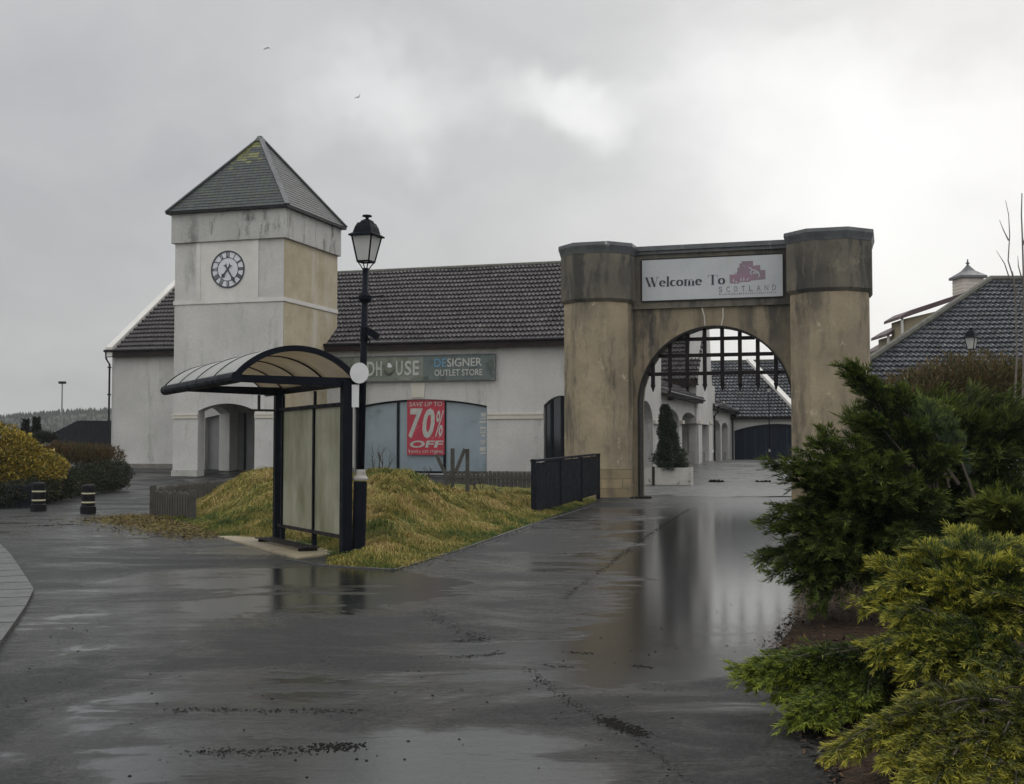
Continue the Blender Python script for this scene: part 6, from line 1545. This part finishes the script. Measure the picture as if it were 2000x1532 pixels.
# ================================================================== RIGHT HAND HIPPED BUILDING
def right_building():
    z0 = 3.2; Y0 = 50; rp = P3(1935, 548, 59.2); corner = Vector((.234 * 50, Y0, z0))
    t = thing('hipped_roof_building', (24, 56, 0), 'low building with broad grey pantiled hip roof and dormers at the right', 'building')
    dep = 59.2 - Y0; rise = rp.z - z0; Ln = math.hypot(dep, rise); hipw = rp.x - corner.x
    me = tiles(corner, (1, 0, 0), (0, dep, rise), 34, Ln, .235, .40, clip=lambda x, s: x > hipw * s / Ln - .05, amp=.085); link_mesh(me, 'front_roof', M['tile_grey'], t)
    bx, by = corner.x + 7.5, Y0 + 2 * dep
    mb = MB(); mb.add([tuple(corner), (bx, by, z0), tuple(rp), (bx + 34, 59.2, rp.z), (bx + 34, by, z0)], [(0, 1, 2), (2, 1, 4, 3)]); mb.build('side_roof', M['fascia'], t)
    mb = MB(); mb.tube([corner + Vector((-.05, -.05, .08)), rp + Vector((0, 0, .08))], .16, 8); mb.tube([rp + Vector((0, 0, .08)), (bx + 34, 59.2, rp.z + .08)], .16, 8); mb.build('ridge_tiles', M['tile_ridge'], t)
    mb = MB(); mb.prism([(corner.x + .9, Y0 + .6, 0), (bx + 34, Y0 + .6, 0), (bx + 34, by - .6, 0), (bx + .8, by - .6, 0)], (0, 0, z0 - .01)); mb.build('wall', M['render'], t)
    # dormers on the left slope
    for (px0, y_top, px1, y_wall, px2, Y, lab) in ((1762, 618, 1880, 575, 1762, 60.5, 1), (1735, 652, 1772, 628, 0, 62.5, 2), (1716, 684, 1740, 662, 0, 64, 3)):
        a = P3(px0, y_top, Y); b = P3(px1, y_wall, Y); h = .9 if lab == 1 else .65
        mb = MB(); mb.prism([(a.x + .15, Y, a.z - 2.2), (b.x + 1, Y, a.z - 2.2), (b.x + 1, Y, b.z - .3), (a.x + .15, Y, a.z - .12)], (0, 2.2, 0)); d = mb.build('dormer', M['tanwall'], t)
        mb = MB(); u = Vector((b.x - a.x, 0, b.z - a.z)); 
        mb.prism([(a.x - .15, Y - .3, a.z - .16), (b.x + .8, Y - .3, b.z + .10), (b.x + .8, Y - .3, b.z + .32), (a.x + .35, Y - .3, a.z + .28), (a.x - .15, Y - .3, a.z - .02)], (0, 2.8, 0)); mb.build('dormer_roof', M['dormer'], d)
        mb = MB(); mb.box((a.x - .1, Y - .2, a.z - 1.2), (a.x + .0, Y - .1, a.z - .1)); mb.build('dormer_post', M['trim'], d)
    # cupola
    c = P3(1891, 575, 62); zt = P3(1891, 541, 62).z; w = P3(1914, 560, 62).x - c.x
    mb = MB(); hh = zt - c.z + 1.2; k = 12
    mb.lathe((c.x, 62, c.z - 1.2), [(w * 1.32 * (1.0 if i % 2 else .975), hh * i / 24) for i in range(25)], 4, R(45) + .12); cu = mb.build('cupola', M['louvre'], t)
    mb = MB(); zt2 = P3(1891, 510, 62).z; H = zt2 - zt
    mb.lathe((c.x, 62, zt), [(w * 1.62, -.12), (w * 1.6, .0), (w * 1.15, H * .16), (w * .62, H * .36), (w * .3, H * .58), (w * .10, H * .74)], 4, R(45) + .12); mb.build('cupola_roof', M['lead'], cu)
    mb = MB(); mb.lathe((c.x, 62, zt + H * .70), [(.05, 0), (.05, H * .1), (.12, H * .16), (.05, H * .22), (.02, H * .42)], 8); mb.build('finial', M['lead'], cu)
M['dormer'] = pbr('maroon_dormer_roof', (.07, .042, .045), (.10, .065, .065), 2, .6, 40, .3, .01)
right_building()

# ================================================================== SMALL THINGS
def small():
    rng = random.Random(33)
    def clump(px, py, w, h, lab):
        b = GP(px, py); mb = MB(); t = None
        for _ in range(26):
            x = rng.gauss(0, w * .3); y = rng.gauss(0, .08); r = rng.uniform(.03, .08); k = 5; a0 = rng.random() * 6
            ring = lambda s, z: [(b.x + x + r * s * math.cos(a0 + 6.283 * i / k), b.y + y + r * s * math.sin(a0 + 6.283 * i / k), b.z + z) for i in range(k)]
            mb.loft([ring(1, .0), ring(1.1, h * .3 * rng.random() + .02), ring(.3, h * rng.uniform(.4, 1))])
        setp(mb.build('debris_heap', M['litter'], origin=b), lab, 'debris', 'heaps of wet debris on the courtyard path')
    clump(1398, 943, .5, .16, 'dark heap of wet leaves on the courtyard path, nearer the planter')
    clump(1491, 942, .5, .10, 'flat dark scrap of debris on the courtyard path towards the right pillar')
    clump(1256, 974, .7, .08, 'dark scraps at the foot of the left gate pillar')
    # gulls
    def gull(px, py, Y, wing_l, wing_r, lab):
        c = P3(px, py, Y); k = Y / 2400; mb = MB()
        body = MB(); body.tube([c + Vector((-2.2 * k, 0, -.6 * k)), c, c + Vector((2.6 * k, 0, .2 * k))], [.3 * k, 1.1 * k, .2 * k], 8)
        t = thing('gull', tuple(c), lab, 'bird', group='gulls flying in the sky'); body.build('body', M['bird'], t, smooth=True)
        for w_ in (wing_l, wing_r):
            pts = [c + Vector((x * k, 0, z * k)) for x, z in w_]; mb = MB(); n = len(pts); wd = [1.8, 1.7, 1.2, .2]
            vs = []
            for i, p in enumerate(pts): vs += [tuple(p + Vector((0, -wd[i] * k, .25 * k))), tuple(p + Vector((0, wd[i] * k, .25 * k))), tuple(p + Vector((0, wd[i] * k, -.35 * k))), tuple(p + Vector((0, -wd[i] * k, -.35 * k)))]
            mb.loft([vs[4 * i:4 * i + 4] for i in range(n)]); mb.build('wing', M['bird'], t)
    gull(522, 94, 110, [(0, 0), (-2.5, -.3), (-5, -2.2), (-8, -3.2)], [(0, 0), (3, .6), (5.5, -1.4), (6.5, -5.5)], 'gull with arched wings, the higher one above the clock tower')
    gull(700, 190, 110, [(0, 0), (-2.5, 0), (-5, -1.2), (-7.5, -2)], [(0, 0), (1.6, 2.2), (2.8, 5), (3.5, 9)], 'gull tilting with one wing up, the lower one above the lamp')
small()

# depth of detail on a few bits: plinth of the road edge along the bank
def bank_kerb():
    mb = MB(); pp = [GP(560, 1094), GP(640, 1106), GP(770, 1114), GP(900, 1074), GP(1042, 1024), GP(1165, 986)]
    for a, b in zip(pp[:-1], pp[1:]):
        k = max(1, int((b - a).length / .9))
        for i in range(k):
            p, q = a.lerp(b, i / k), a.lerp(b, (i + .985) / k); mb.bar(p + Vector((0, 0, -.02)), q + Vector((0, 0, -.02)), .05, .07)
    tag_structure(mb.build('path_edging', M['kerb']))
bank_kerb()
